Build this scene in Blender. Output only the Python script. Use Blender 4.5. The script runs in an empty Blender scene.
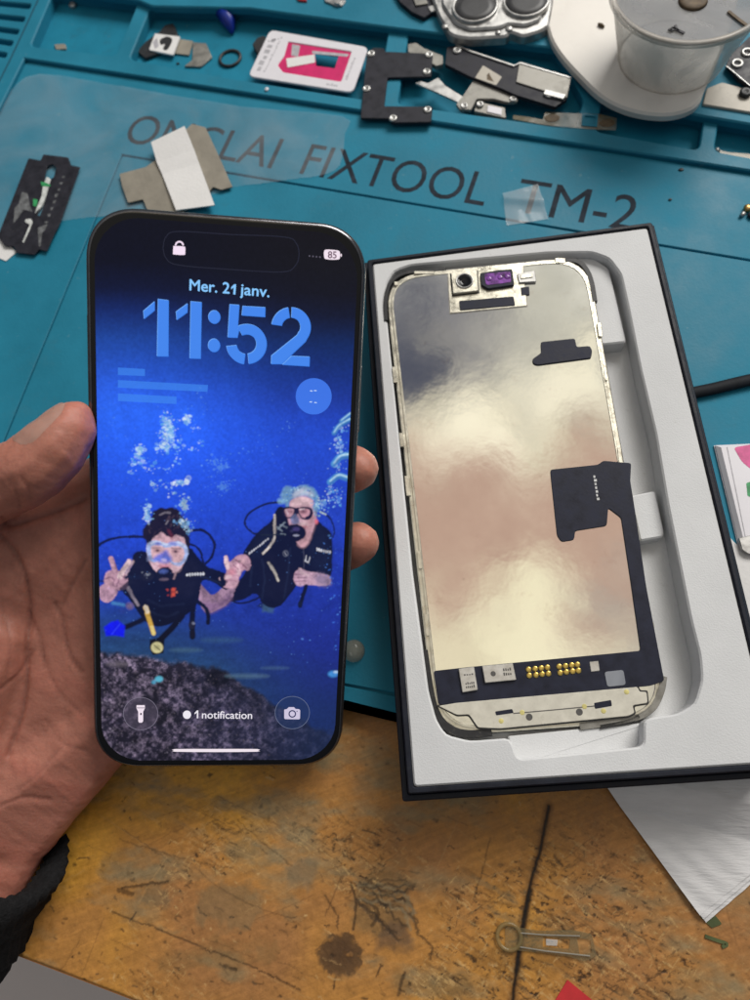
import bpy, bmesh, math, random
import numpy as np
from mathutils import Vector, Matrix

S = 0.001                      # all numbers below are millimetres
rng = np.random.default_rng(7)
random.seed(7)
scene = bpy.context.scene
COL = scene.collection

# ------------------------------------------------------------------ camera (26 mm phone lens, looking down at the bench)
CAM = np.array([31.5693, -83.8255, 238.4373])
ROT = np.array([[0.992289, 0.0, 0.123943], [0.041107, 0.943398, -0.329106], [-0.116928, 0.331663, 0.936124]])
FPX = 722.0

def ray(px, py):
    return ROT @ np.array([(px - 375) / FPX, -(py - 500) / FPX, -1.0])

def at(px, py, z=0.0):
    """point of the level plane z (mm) that the survey of the photograph gives for a pixel"""
    d = ray(px, py)
    return CAM + d * ((z - CAM[2]) / d[2])

def at2(pts, z):
    return [tuple(at(x, y, z)[:2]) for x, y in pts]

def px_of(P):
    q = (np.asarray(P) - CAM) @ ROT
    return np.stack([375 - FPX * q[..., 0] / q[..., 2], 500 + FPX * q[..., 1] / q[..., 2]], -1)

class Frame:
    """a tilted plane: origin o, axes x, y, n (mm)"""
    def __init__(s, o, x, y):
        s.o = np.array(o, float); x = np.array(x, float); x /= np.linalg.norm(x)
        y = np.array(y, float); y -= x * (x @ y); y /= np.linalg.norm(y)
        s.A = np.array([x, y, np.cross(x, y)]).T
    def loc(s, px, py):
        d = ray(px, py); n = s.A[:, 2]
        P = CAM + d * (((s.o - CAM) @ n) / (d @ n))
        q = s.A.T @ (P - s.o)
        return (q[0], q[1])
    def locs(s, pts): return [s.loc(*p) for p in pts]
    def world(s, p): return s.o + s.A @ np.array(p, float)
    def matrix(s):
        m = Matrix([[*s.A[i], s.o[i] * S] for i in range(3)] + [[0, 0, 0, 1]])
        return m

# ------------------------------------------------------------------ materials
def lin(c):
    c = np.asarray(c, float) / 255.0
    return np.where(c <= 0.04045, c / 12.92, ((c + 0.055) / 1.055) ** 2.4)

def mat(name, col, rough=0.5, metal=0.0, var=0.12, scale=150, bump=0.0, bscale=600, spec=0.5, emit=0.0,
        alpha=1.0, trans=0.0, coat=0.0, attr=None, rvar=0.0, sss=0.0, col2=None, stretch=None, dirt=0.0, dirtcol=(0.05, 0.045, 0.04), bdist=0.0003, aniso=0.0, specks=0.0, speckcol=(.3, .32, .33), sscale=900):
    m = bpy.data.materials.new(name); m.use_nodes = True
    nt = m.node_tree; N = nt.nodes; L = nt.links
    b = N['Principled BSDF']
    b.inputs['Roughness'].default_value = rough
    b.inputs['Metallic'].default_value = metal
    b.inputs['Specular IOR Level'].default_value = spec
    b.inputs['Alpha'].default_value = alpha
    b.inputs['Transmission Weight'].default_value = trans
    b.inputs['Coat Weight'].default_value = coat
    b.inputs['Anisotropic'].default_value = aniso
    if sss:
        b.inputs['Subsurface Weight'].default_value = sss
        b.inputs['Subsurface Radius'].default_value = (1.0, 0.35, 0.2)
        b.inputs['Subsurface Scale'].default_value = 0.003
    tc = N.new('ShaderNodeTexCoord'); src = tc.outputs['Object']
    if stretch:
        mp = N.new('ShaderNodeMapping'); mp.inputs['Scale'].default_value = stretch
        L.new(src, mp.inputs['Vector']); src = mp.outputs['Vector']
    nz = N.new('ShaderNodeTexNoise'); nz.inputs['Scale'].default_value = scale
    nz.inputs['Detail'].default_value = 6; nz.inputs['Roughness'].default_value = 0.6
    L.new(src, nz.inputs['Vector'])
    col = tuple(col)
    if attr:
        a = N.new('ShaderNodeAttribute'); a.attribute_name = attr
        csock = a.outputs['Color']
        if emit:
            L.new(csock, b.inputs['Emission Color'])
            b.inputs['Base Color'].default_value = (0.004, 0.004, 0.005, 1)
        else:
            hs = N.new('ShaderNodeHueSaturation')
            mr = N.new('ShaderNodeMapRange')
            mr.inputs['From Min'].default_value = 0.3; mr.inputs['From Max'].default_value = 0.7
            mr.inputs['To Min'].default_value = 1 - var; mr.inputs['To Max'].default_value = 1 + var
            L.new(nz.outputs['Fac'], mr.inputs['Value']); L.new(mr.outputs['Result'], hs.inputs['Value'])
            L.new(csock, hs.inputs['Color']); L.new(hs.outputs['Color'], b.inputs['Base Color'])
    else:
        rp = N.new('ShaderNodeValToRGB')
        lo = tuple(c * (1 - var) for c in col); hi = tuple(min(1, c * (1 + var)) for c in (col2 or col))
        rp.color_ramp.elements[0].position = 0.32; rp.color_ramp.elements[1].position = 0.68
        rp.color_ramp.elements[0].color = (*lo, 1); rp.color_ramp.elements[1].color = (*hi, 1)
        L.new(nz.outputs['Fac'], rp.inputs['Fac'])
        out = rp.outputs['Color']
        if dirt:
            n2 = N.new('ShaderNodeTexNoise'); n2.inputs['Scale'].default_value = scale * 2.3
            n2.inputs['Detail'].default_value = 8; n2.inputs['Roughness'].default_value = 0.75
            L.new(tc.outputs['Object'], n2.inputs['Vector'])
            r2 = N.new('ShaderNodeValToRGB')
            r2.color_ramp.elements[0].position = 0.56; r2.color_ramp.elements[0].color = (0, 0, 0, 1)
            r2.color_ramp.elements[1].position = 0.72; r2.color_ramp.elements[1].color = (dirt,) * 3 + (1,)
            L.new(n2.outputs['Fac'], r2.inputs['Fac'])
            mx = N.new('ShaderNodeMix'); mx.data_type = 'RGBA'
            L.new(r2.outputs['Color'], mx.inputs['Factor'])
            L.new(out, mx.inputs['A']); mx.inputs['B'].default_value = (*dirtcol, 1)
            out = mx.outputs['Result']
        if specks:
            for k_, (sc_, th_) in enumerate(((sscale, .72), (sscale * .35, .70))):
                n4 = N.new('ShaderNodeTexNoise'); n4.inputs['Scale'].default_value = sc_; n4.inputs['Detail'].default_value = 4
                L.new(tc.outputs['Object'], n4.inputs['Vector'])
                r4 = N.new('ShaderNodeValToRGB'); r4.color_ramp.elements[0].position = th_; r4.color_ramp.elements[0].color = (0, 0, 0, 1)
                r4.color_ramp.elements[1].position = th_ + .06; r4.color_ramp.elements[1].color = (specks,) * 3 + (1,)
                L.new(n4.outputs['Fac'], r4.inputs['Fac'])
                m4 = N.new('ShaderNodeMix'); m4.data_type = 'RGBA'; L.new(r4.outputs['Color'], m4.inputs['Factor']); L.new(out, m4.inputs['A']); m4.inputs['B'].default_value = (*speckcol, 1); out = m4.outputs['Result']
        L.new(out, b.inputs['Base Color'])
        if emit: L.new(out, b.inputs['Emission Color'])
    if emit: b.inputs['Emission Strength'].default_value = emit
    if rvar:
        mr = N.new('ShaderNodeMapRange'); mr.inputs['To Min'].default_value = max(0.02, rough - rvar); mr.inputs['To Max'].default_value = min(1, rough + rvar)
        mr.inputs['From Min'].default_value = 0.3; mr.inputs['From Max'].default_value = 0.7
        L.new(nz.outputs['Fac'], mr.inputs['Value']); L.new(mr.outputs['Result'], b.inputs['Roughness'])
    if bump:
        n3 = N.new('ShaderNodeTexNoise'); n3.inputs['Scale'].default_value = bscale; n3.inputs['Detail'].default_value = 5
        L.new(src, n3.inputs['Vector'])
        bp = N.new('ShaderNodeBump'); bp.inputs['Strength'].default_value = bump; bp.inputs['Distance'].default_value = bdist
        L.new(n3.outputs['Fac'], bp.inputs['Height']); L.new(bp.outputs['Normal'], b.inputs['Normal'])
    return m

def film_mat(name, tint, clear=0.8, rough=0.12, milky=0.5, wrinkle=0.4):
    """clear plastic: mostly see-through, a little milky, a little shiny"""
    m = bpy.data.materials.new(name); m.use_nodes = True
    nt = m.node_tree; N = nt.nodes; L = nt.links
    b = N['Principled BSDF']; b.inputs['Base Color'].default_value = (*tint, 1); b.inputs['Roughness'].default_value = rough
    out = N['Material Output']
    tr = N.new('ShaderNodeBsdfTransparent'); mx = N.new('ShaderNodeMixShader')
    tc = N.new('ShaderNodeTexCoord'); nz = N.new('ShaderNodeTexNoise'); nz.inputs['Scale'].default_value = 28; nz.inputs['Detail'].default_value = 3
    nz.inputs['Distortion'].default_value = 1.2
    L.new(tc.outputs['Object'], nz.inputs['Vector'])
    mr = N.new('ShaderNodeMapRange'); mr.inputs['From Min'].default_value = 0.3; mr.inputs['From Max'].default_value = 0.7
    mr.inputs['To Min'].default_value = (1 - clear) * (1 - milky); mr.inputs['To Max'].default_value = (1 - clear) * (1 + milky)
    L.new(nz.outputs['Fac'], mr.inputs['Value']); L.new(mr.outputs['Result'], mx.inputs['Fac'])
    bp = N.new('ShaderNodeBump'); bp.inputs['Strength'].default_value = wrinkle; bp.inputs['Distance'].default_value = 0.002
    L.new(nz.outputs['Fac'], bp.inputs['Height']); L.new(bp.outputs['Normal'], b.inputs['Normal'])
    L.new(tr.outputs[0], mx.inputs[1]); L.new(b.outputs[0], mx.inputs[2]); L.new(mx.outputs[0], out.inputs['Surface'])
    return m

# ------------------------------------------------------------------ mesh helpers
FR = {}          # object name -> 4x4 (mm) of its own frame

def mk(name, V, F, m, parent=None, smooth=False, local=False, label=None, colors=None, origin=None, uv=None):
    """V in mm; world coordinates unless local=True (then in the parent's frame)"""
    V = np.asarray(V, float).reshape(-1, 3)
    me = bpy.data.meshes.new(name)
    o = bpy.data.objects.new(name, me); COL.objects.link(o)
    if parent is not None:
        o.parent = parent; fr = FR[parent.name]
        if not local:
            inv = np.linalg.inv(fr); V = V @ inv[:3, :3].T + inv[:3, 3]
        FR[o.name] = fr
    else:
        c = np.array([V[:, 0].mean(), V[:, 1].mean(), V[:, 2].min()]) if origin is None else np.array(origin, float)
        V = V - c; o.location = c * S
        fr = np.eye(4); fr[:3, 3] = c; FR[o.name] = fr
    me.from_pydata((V * S).tolist(), [], F)
    if isinstance(m, (list, tuple)):
        for x in m: me.materials.append(x)
    else: me.materials.append(m)
    if smooth: me.polygons.foreach_set('use_smooth', [True] * len(me.polygons))
    if colors is not None:
        a = me.color_attributes.new('paint', 'FLOAT_COLOR', 'POINT')
        c4 = np.ones((len(V), 4), np.float32); c4[:, :3] = colors
        a.data.foreach_set('color', c4.ravel())
    me.update()
    if label: o['label'] = label
    return o

def tag(o, label, cat, group=None, kind=None):
    o['label'] = label; o['category'] = cat
    if group: o['group'] = group
    if kind: o['kind'] = kind
    return o

def struct(o, label=None):
    o['kind'] = 'structure'
    return o

def thing(name, label, cat, loc, group=None, frame=None):
    o = bpy.data.objects.new(name, None); COL.objects.link(o)
    o.empty_display_size = 0.005
    if frame is not None:
        o.matrix_world = frame.matrix(); fr = np.eye(4); fr[:3, :3] = frame.A; fr[:3, 3] = frame.o
    else:
        o.location = np.array(loc) * S; fr = np.eye(4); fr[:3, 3] = loc
    FR[o.name] = fr
    return tag(o, label, cat, group)

def join(*parts):
    V, F = [], []
    for v, f in parts:
        b = len(V); V += [tuple(p) for p in v]; F += [tuple(i + b for i in q) for q in f]
    return V, F

def area2(p):
    return 0.5 * sum(p[i][0] * p[(i + 1) % len(p)][1] - p[(i + 1) % len(p)][0] * p[i][1] for i in range(len(p)))

def ccw(p):
    p = [tuple(q[:2]) for q in p]
    return p if area2(p) > 0 else p[::-1]

def rnd(pts, r, n=5):
    """round the corners of a polygon; r one number or one per corner"""
    pts = ccw(pts) if not isinstance(r, (list, tuple)) else [tuple(q) for q in pts]
    out = []; k = len(pts)
    for i in range(k):
        p = np.array(pts[i]); a = np.array(pts[i - 1]) - p; b = np.array(pts[(i + 1) % k]) - p
        la, lb = np.linalg.norm(a), np.linalg.norm(b); rr = r[i] if isinstance(r, (list, tuple)) else r
        d = min(rr, la * .48, lb * .48)
        if d < 1e-3: out.append(tuple(p)); continue
        A = p + a / la * d; B = p + b / lb * d
        for t in np.linspace(0, 1, n):
            q = (1 - t) ** 2 * A + 2 * t * (1 - t) * p + t * t * B
            out.append((q[0], q[1]))
    return ccw(out)

def rrect(w, h, r, n=10, cx=0, cy=0, pw=2.0):
    out = []
    for sx, sy, a0 in ((1, 1, 0), (-1, 1, 90), (-1, -1, 180), (1, -1, 270)):
        for t in np.linspace(0, 90, n):
            a = math.radians(a0 + t); c, s = math.cos(a), math.sin(a)
            e = 2.0 / pw
            c = math.copysign(abs(c) ** e, c); s = math.copysign(abs(s) ** e, s)
            out.append((cx + sx * (w / 2 - r) + r * c, cy + sy * (h / 2 - r) + r * s))
    return out

def off(poly, d):
    """move the outline inwards by d"""
    poly = ccw(poly); k = len(poly); out = []
    for i in range(k):
        p = np.array(poly[i]); a = p - np.array(poly[i - 1]); b = np.array(poly[(i + 1) % k]) - p
        if np.linalg.norm(a) < 1e-9: a = b
        if np.linalg.norm(b) < 1e-9: b = a
        na = np.array([-a[1], a[0]]) / np.linalg.norm(a); nb = np.array([-b[1], b[0]]) / np.linalg.norm(b)
        n = na + nb; l = np.linalg.norm(n)
        n = na if l < 1e-6 else n / l
        s = max(0.5, n @ na)
        q = p + n * d / s
        out.append((q[0], q[1]))
    return out

def fill(loops, z):
    """flat face set bounded by loops (outer first, then holes)"""
    bm = bmesh.new(); es = []
    for lp in loops:
        vs = [bm.verts.new((x, y, 0)) for x, y in lp]
        for i in range(len(vs)): es.append(bm.edges.new((vs[i], vs[(i + 1) % len(vs)])))
    bmesh.ops.triangle_fill(bm, use_beauty=True, use_dissolve=False, edges=es, normal=(0, 0, 1))
    bm.verts.index_update()
    V = [(v.co.x, v.co.y, z) for v in bm.verts]
    F = []
    for f in bm.faces:
        idx = [v.index for v in f.verts]
        if f.normal.z < 0 or area2([V[i][:2] for i in idx]) < 0: idx = idx[::-1]
        F.append(tuple(idx))
    bm.free()
    return V, F

def plate(outer, z0, z1, holes=(), bev=0.0):
    """a prism with holes, its top edge broken by a small bevel"""
    outer = ccw(outer); holes = [ccw(h) for h in holes]
    parts = []
    if bev > 0:
        top = [off(outer, bev)] + [off(h, -bev) for h in holes]
    else:
        top = [outer] + holes
    if holes: parts.append(fill(top, z1))
    else: parts.append(([(x, y, z1) for x, y in top[0]], [tuple(range(len(top[0])))]))
    if holes:
        v, f = fill([outer] + holes, z0); parts.append((v, [q[::-1] for q in f]))
    else:
        parts.append(([(x, y, z0) for x, y in outer], [tuple(range(len(outer)))[::-1]]))
    for k, lp in enumerate([outer] + holes):
        n = len(lp); rings = [(lp, z0), (lp, z1 - bev)] if bev > 0 else [(lp, z0), (lp, z1)]
        if bev > 0: rings.append((top[k], z1))
        V = []; F = []
        for r, z in rings: V += [(x, y, z) for x, y in r]
        for j in range(len(rings) - 1):
            for i in range(n):
                q = (j * n + i, j * n + (i + 1) % n, (j + 1) * n + (i + 1) % n, (j + 1) * n + i)
                F.append(q if k == 0 else q[::-1])
        parts.append((V, F))
    return join(*parts)

def loft(rings, cap0=True, cap1=True):
    n = len(rings[0]); V = [tuple(p) for r in rings for p in r]; F = []
    for j in range(len(rings) - 1):
        for i in range(n):
            F.append((j * n + i, j * n + (i + 1) % n, (j + 1) * n + (i + 1) % n, (j + 1) * n + i))
    if cap0: F.append(tuple(range(n))[::-1])
    if cap1: F.append(tuple(range((len(rings) - 1) * n, len(rings) * n)))
    return V, F

def tube(path, r, n=10, flat=1.0):
    path = np.array(path, float); rings = []
    rr = r if hasattr(r, '__len__') else [r] * len(path)
    for i, p in enumerate(path):
        t = path[min(i + 1, len(path) - 1)] - path[max(i - 1, 0)]; t /= np.linalg.norm(t)
        u = np.cross(t, [0, 0, 1.0]); 
        if np.linalg.norm(u) < 1e-3: u = np.array([1.0, 0, 0])
        u /= np.linalg.norm(u); w = np.cross(u, t)
        rings.append([p + rr[i] * (u * math.cos(a) + w * math.sin(a) * flat) for a in np.linspace(0, 2 * math.pi, n, endpoint=False)])
    V, F = loft(rings); return V, [f[::-1] for f in F]

def lathe(c, prof, n=48, e=(1, 1), cap=True):
    """profile of (radius, z) turned about a vertical axis at c"""
    rings = [[(c[0] + r * e[0] * math.cos(a), c[1] + r * e[1] * math.sin(a), z) for a in np.linspace(0, 2 * math.pi, n, endpoint=False)] for r, z in prof]
    return loft(rings, cap, cap)

def disc2(cx, cy, r, n=24, ry=None):
    return [(cx + r * math.cos(a), cy + (ry or r) * math.sin(a)) for a in np.linspace(0, 2 * math.pi, n, endpoint=False)]

def stroke2(pts, w):
    """outline of a flat stroke of width w along pts"""
    p = np.array(pts, float); L_, R_ = [], []
    for i in range(len(p)):
        t = p[min(i + 1, len(p) - 1)] - p[max(i - 1, 0)]; t /= np.linalg.norm(t); n = np.array([-t[1], t[0]])
        L_.append(tuple(p[i] + n * w / 2)); R_.append(tuple(p[i] - n * w / 2))
    return L_ + R_[::-1]

def text_geo(s, size, thin=0.0, space=1.0):
    """outline text as flat geometry: verts (mm, origin at left baseline), faces, width"""
    c = bpy.data.curves.new('glyphs', 'FONT'); c.body = s; c.size = 1.0; c.offset = thin; c.space_character = space
    c.resolution_u = 4
    o = bpy.data.objects.new('glyphs', c); COL.objects.link(o)
    bpy.context.view_layer.update()
    me = bpy.data.meshes.new_from_object(o.evaluated_get(bpy.context.evaluated_depsgraph_get()))
    V = np.array([v.co[:] for v in me.vertices]); F = [tuple(p.vertices) for p in me.polygons]
    bpy.data.objects.remove(o); bpy.data.curves.remove(c); bpy.data.meshes.remove(me)
    V[:, 0] -= V[:, 0].min()
    return V[:, :2] * size, F

def place_text(s, p0, p1, height, z, thin=0.0, space=1.0, fit=True, shear=0.0):
    """text whose left baseline is p0 and right baseline p1 (2-D mm), cap height given"""
    V, F = text_geo(s, 1.0, thin, space)
    w = V[:, 0].max(); cap = 0.70
    p0 = np.array(p0); p1 = np.array(p1); d = p1 - p0; l = np.linalg.norm(d); d /= l; n = np.array([-d[1], d[0]])
    sx = l / w; sy = height / cap
    P = p0 + np.outer(V[:, 0] * sx + V[:, 1] * sy * shear, d) + np.outer(V[:, 1] * sy, n)
    return np.c_[P, np.full(len(P), z)], F

# ------------------------------------------------------------------ numpy painter (screen picture, bench wear)
def vnoise(X, Y, seed):
    xi = np.floor(X).astype(np.int64); yi = np.floor(Y).astype(np.int64); fx = X - xi; fy = Y - yi
    fx = fx * fx * (3 - 2 * fx); fy = fy * fy * (3 - 2 * fy)
    def h(a, b):
        n = (a * 374761393 + b * 668265263 + seed * 982451653) & 0x7fffffff
        n = ((n ^ (n >> 13)) * 1274126177) & 0x7fffffff
        return ((n ^ (n >> 16)) & 0xffff) / 65535.0
    return (h(xi, yi) * (1 - fx) + h(xi + 1, yi) * fx) * (1 - fy) + (h(xi, yi + 1) * (1 - fx) + h(xi + 1, yi + 1) * fx) * fy

def fbm(X, Y, sc, seed, octv=4, gain=0.55):
    t = 0; a = 1; s = 0
    for o in range(octv):
        t = t + a * vnoise(X / sc * 2 ** o, Y / sc * 2 ** o, seed + o * 17); s += a; a *= gain
    return t / s

class Canvas:
    """a painted grid in local mm; every cell becomes a vertex colour of a real mesh"""
    def __init__(s, x0, x1, y0, y1, step, conv):
        s.xs = np.arange(x0, x1 + step * .5, step); s.ys = np.arange(y0, y1 + step * .5, step)
        s.X, s.Y = np.meshgrid(s.xs, s.ys); s.C = np.zeros((*s.X.shape, 3)); s.st = step; s.conv = conv
    def win(s, P, pad):
        lo = P.min(0) - pad; hi = P.max(0) + pad
        i0, i1 = np.searchsorted(s.xs, [lo[0], hi[0]]); j0, j1 = np.searchsorted(s.ys, [lo[1], hi[1]])
        return slice(max(j0, 0), j1), slice(max(i0, 0), i1)
    def blend(s, sl, a, col):
        a = np.clip(a, 0, 1)[..., None]
        s.C[sl] = s.C[sl] * (1 - a) + lin(col) * a
    def dist(s, P, sl, closed):
        X, Y = s.X[sl], s.Y[sl]; d = np.full(X.shape, 1e9); k = len(P)
        for i in range(k if closed else k - 1):
            a, b = P[i], P[(i + 1) % k]; ab = b - a; l2 = ab @ ab + 1e-12
            t = np.clip(((X - a[0]) * ab[0] + (Y - a[1]) * ab[1]) / l2, 0, 1)
            d = np.minimum(d, np.hypot(X - a[0] - t * ab[0], Y - a[1] - t * ab[1]))
        return d
    def poly(s, pts, col, a=1.0, soft=0.12, raw=False, rough=0.0, seed=1, rscale=1.5):
        P = np.array(pts if raw else [s.conv(*p) for p in pts]); sl = s.win(P, 3 * soft + .5 + rough)
        if s.X[sl].size == 0: return
        d = s.dist(P, sl, True); X, Y = s.X[sl], s.Y[sl]; ins = np.zeros(X.shape, bool); k = len(P)
        for i in range(k):
            x1, y1 = P[i]; x2, y2 = P[(i + 1) % k]
            if y1 == y2: continue
            c = (y1 > Y) != (y2 > Y)
            ins ^= c & (X < (x2 - x1) * (Y - y1) / (y2 - y1) + x1)
        sd = np.where(ins, -d, d)
        if rough: sd = sd + rough * 2 * (fbm(X, Y, rscale, seed) - .5)
        s.blend(sl, a * np.clip(.5 - sd / (2 * soft), 0, 1), col)
    def line(s, pts, w, col, a=1.0, soft=0.12, raw=False, w1=None, curve=False):
        P = np.array(pts if raw else [s.conv(*p) for p in pts])
        if curve and len(P) > 2: P = spline(P)
        sl = s.win(P, w + soft * 3)
        if s.X[sl].size == 0: return
        d = s.dist(P, sl, False)
        s.blend(sl, a * np.clip(.5 - (d - w / 2) / (2 * soft), 0, 1), col)
    def ell(s, c, rx, ry, col, a=1.0, soft=0.12, ang=0):
        pts = []
        for t in np.linspace(0, 2 * math.pi, 20, endpoint=False):
            x, y = rx * math.cos(t), ry * math.sin(t); r = math.radians(ang)
            pts.append((c[0] + x * math.cos(r) - y * math.sin(r), c[1] + x * math.sin(r) + y * math.cos(r)))
        s.poly(pts, col, a, soft)

def spline(P, n=8):
    P = np.array(P, float); out = []
    Q = np.vstack([2 * P[0] - P[1], P, 2 * P[-1] - P[-2]])
    for i in range(1, len(Q) - 2):
        a, b, c, d = Q[i - 1:i + 3]
        for t in np.linspace(0, 1, n, endpoint=False):
            out.append(.5 * ((2 * b) + (c - a) * t + (2 * a - 5 * b + 4 * c - d) * t * t + (3 * b - a - 3 * c + d) * t ** 3))
    out.append(P[-1]); return np.array(out)

def sp(pts, n=6, closed=False):
    if closed:
        q = [pts[-1]] + list(pts) + [pts[0], pts[1]]
        r = spline(q, n); return [tuple(x) for x in r[n:-n - 1]]
    return [tuple(x) for x in spline(pts, n)]

# ================================================================== materials used
M = {}
M['teal'] = mat('teal silicone', (0.014, 0.190, 0.292), specks=.45, speckcol=(.12, .26, .32), sscale=520, rough=0.58, var=0.13, scale=26, bump=0.25, bscale=900, rvar=0.16, spec=0.24, dirt=0.45, dirtcol=(0.035, 0.17, 0.235))
M['teal_deep'] = mat('teal silicone tray', (0.012, 0.19, 0.295), specks=.5, speckcol=(.10, .2, .24), sscale=600, rough=0.58, spec=0.16, var=0.14, scale=45, bump=0.2, bscale=700, rvar=0.08, dirt=0.35, dirtcol=(0.03, 0.08, 0.10))
M['letter'] = mat('printed letters', (0.022, 0.03, 0.042), rough=0.7, var=0.35, scale=260, spec=0.1)
M['black_card'] = mat('black box paper', (0.012, 0.014, 0.022), rough=0.5, spec=0.22, var=0.25, scale=180, bump=0.2, bscale=2500, dirt=0.18, dirtcol=(0.09, 0.09, 0.09), rvar=0.1)
M['foam'] = mat('white foam', (0.66, 0.665, 0.67), specks=.35, speckcol=(.42, .40, .37), sscale=420, rough=0.85, var=0.05, scale=40, bump=0.35, bscale=2200, spec=0.2)
M['champagne'] = mat('champagne metal', (0.66, 0.63, 0.53), rough=0.34, metal=0.85, var=0.18, scale=260, rvar=0.12, bump=0.2, bscale=900)
M['steel'] = mat('steel', (0.46, 0.455, 0.44), rough=0.40, metal=0.75, var=0.22, scale=300, rvar=0.14, dirt=0.5)
M['dullsteel'] = mat('dull steel', (0.27, 0.26, 0.235), rough=0.5, metal=0.55, var=0.25, scale=260, rvar=0.14, dirt=0.5)
M['paleplate'] = mat('pale coated plate', (0.66, 0.63, 0.54), rough=0.45, metal=0.25, var=0.1, scale=300, rvar=0.1, dirt=0.3, dirtcol=(0.3, 0.27, 0.2))
M['blackplate'] = mat('black coated plate', (0.020, 0.020, 0.028), rough=0.5, spec=0.25, metal=0.0, var=0.35, scale=220, rvar=0.15, dirt=0.25, dirtcol=(0.12, 0.11, 0.1))
M['flexblack'] = mat('black flex cable', (0.016, 0.018, 0.034), rough=0.5, spec=0.25, var=0.25, scale=250, rvar=0.12, bump=0.1, bscale=1200)
M['rubber'] = mat('black rubber', (0.015, 0.015, 0.017), rough=0.5, var=0.4, scale=300, dirt=0.5, dirtcol=(0.16, 0.15, 0.13))
M['gold'] = mat('gold pad', (0.72, 0.52, 0.14), rough=0.28, metal=0.9, var=0.15, scale=900)
M['purple'] = mat('purple coated glass', (0.10, 0.03, 0.17), rough=0.12, var=0.7, scale=500, col2=(0.22, 0.06, 0.34), coat=0.6)
M['lens'] = mat('dark lens glass', (0.006, 0.006, 0.008), rough=0.12, var=0.3, scale=200, spec=0.35)
M['white_plastic'] = mat('off white plastic', (0.74, 0.70, 0.64), rough=0.4, var=0.04, scale=40, dirt=0.12, dirtcol=(0.4, 0.35, 0.28))
M['whitecard'] = mat('white glossy card', (0.74, 0.72, 0.76), rough=0.4, var=0.03, scale=120)
M['greyprint'] = mat('pale grey print', (0.42, 0.41, 0.44), rough=0.6, var=0.2, scale=500)
M['pink'] = mat('pink plastic', (0.62, 0.02, 0.14), rough=0.35, var=0.15, scale=150)
M['paper'] = mat('white paper', (0.74, 0.73, 0.72), rough=0.8, var=0.04, scale=60, bump=0.4, bscale=900, spec=0.2)
M['tissue'] = mat('white tissue', (0.66, 0.65, 0.65), rough=0.9, var=0.06, scale=90, bump=0.45, bscale=260, spec=0.15, stretch=(1, 5, 1), bdist=0.0006)
M['tan'] = mat('grey tan adhesive', (0.26, 0.235, 0.19), rough=0.7, var=0.14, scale=120, bump=0.3, bscale=800)
M['tanplate'] = mat('tan plate', (0.47, 0.43, 0.36), rough=0.5, var=0.08, scale=120, dirt=0.3)
M['cable'] = mat('black cable', (0.008, 0.010, 0.014), rough=0.6, spec=0.15, var=0.3, scale=300)
M['blue'] = mat('blue plastic', (0.008, 0.03, 0.30), rough=0.35, var=0.2, scale=200)
M['red'] = mat('red paper', (0.52, 0.02, 0.025), rough=0.6, var=0.12, scale=200)
M['green'] = mat('green ink', (0.03, 0.30, 0.10), rough=0.5, var=0.3, scale=400)
M['pinkink'] = mat('pink ink', (0.62, 0.08, 0.26), rough=0.5, var=0.25, scale=300)
M['streak'] = mat('pale residue', (0.62, 0.64, 0.62), rough=0.45, var=0.35, scale=420)  # pale colour of the reflection painted on the razor blade
M['smear'] = mat('grey smear', (0.13, 0.135, 0.14), rough=0.5, var=0.6, scale=380)
M['brown'] = mat('brown crumb', (0.11, 0.075, 0.04), rough=0.7, var=0.4, scale=500)
M['amber'] = film_mat('amber film', (0.28, 0.2, 0.08), clear=0.35, rough=0.25, wrinkle=0.2)
M['film'] = film_mat('clear film', (0.62, 0.68, 0.72), clear=0.89, rough=0.28, milky=0.6, wrinkle=0.5)
M['tape'] = film_mat('clear tape', (0.75, 0.8, 0.82), clear=0.72, rough=0.12, milky=0.4, wrinkle=0.6)
M['clearplastic'] = film_mat('smoky clear plastic', (0.26, 0.20, 0.10), clear=0.70, rough=0.2, milky=0.4, wrinkle=0.3)
M['dome'] = film_mat('pale clear dome', (0.40, 0.38, 0.30), clear=0.62, rough=0.15, milky=0.2, wrinkle=0.1)
M['frost'] = film_mat('frosted cup', (0.50, 0.455, 0.395), clear=0.46, rough=0.35, milky=0.5, wrinkle=0.15)

# ================================================================== bench, floor
edgeA, edgeB = at(0, 950), at(130, 1000)
def conv0(px, py):
    p = at(px, py, 0.0); return (p[0], p[1])
bench = Canvas(-130, 160, -182, -50, 0.24, conv0)
X, Y = bench.X, bench.Y
g = fbm(X, Y, 46, 3, 4); g2 = fbm(X * 1.0 + .35 * Y, Y * 2.6, 22, 9, 5); g3 = fbm(X, Y, 5, 21, 4)
gr = fbm((X + .28 * Y) * .22, (Y - .28 * X) * 2.0, 3.0, 71, 4)      # grain runs along the board
base = lin((182, 128, 58))[None, None] * np.ones((*X.shape, 1))
brown = lin((160, 112, 66)); yel = lin((202, 148, 58)); grey = lin((140, 118, 84))
def mixw(c, w): 
    global base
    w = np.clip(w, 0, 1)[..., None]; base = base * (1 - w) + c * w
mixw(yel, (g - .45) * 3.2)
mixw(brown, (.56 - g) * 3.0)
mixw(brown, np.clip((X + .25 * Y - 25) / 50, 0, 1) * .55)               # the right-hand board is browner
mixw(grey, (g2 - .56) * 4.2 * (.5 + g3))
base *= (0.86 + .28 * gr)[..., None] * (.80 + .40 * fbm((X + .42 * Y) / 9, (Y - .42 * X) / .55, 1.0, 77, 4, .6))[..., None] * (0.93 + .14 * g3)[..., None]
bench.C = base
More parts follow.
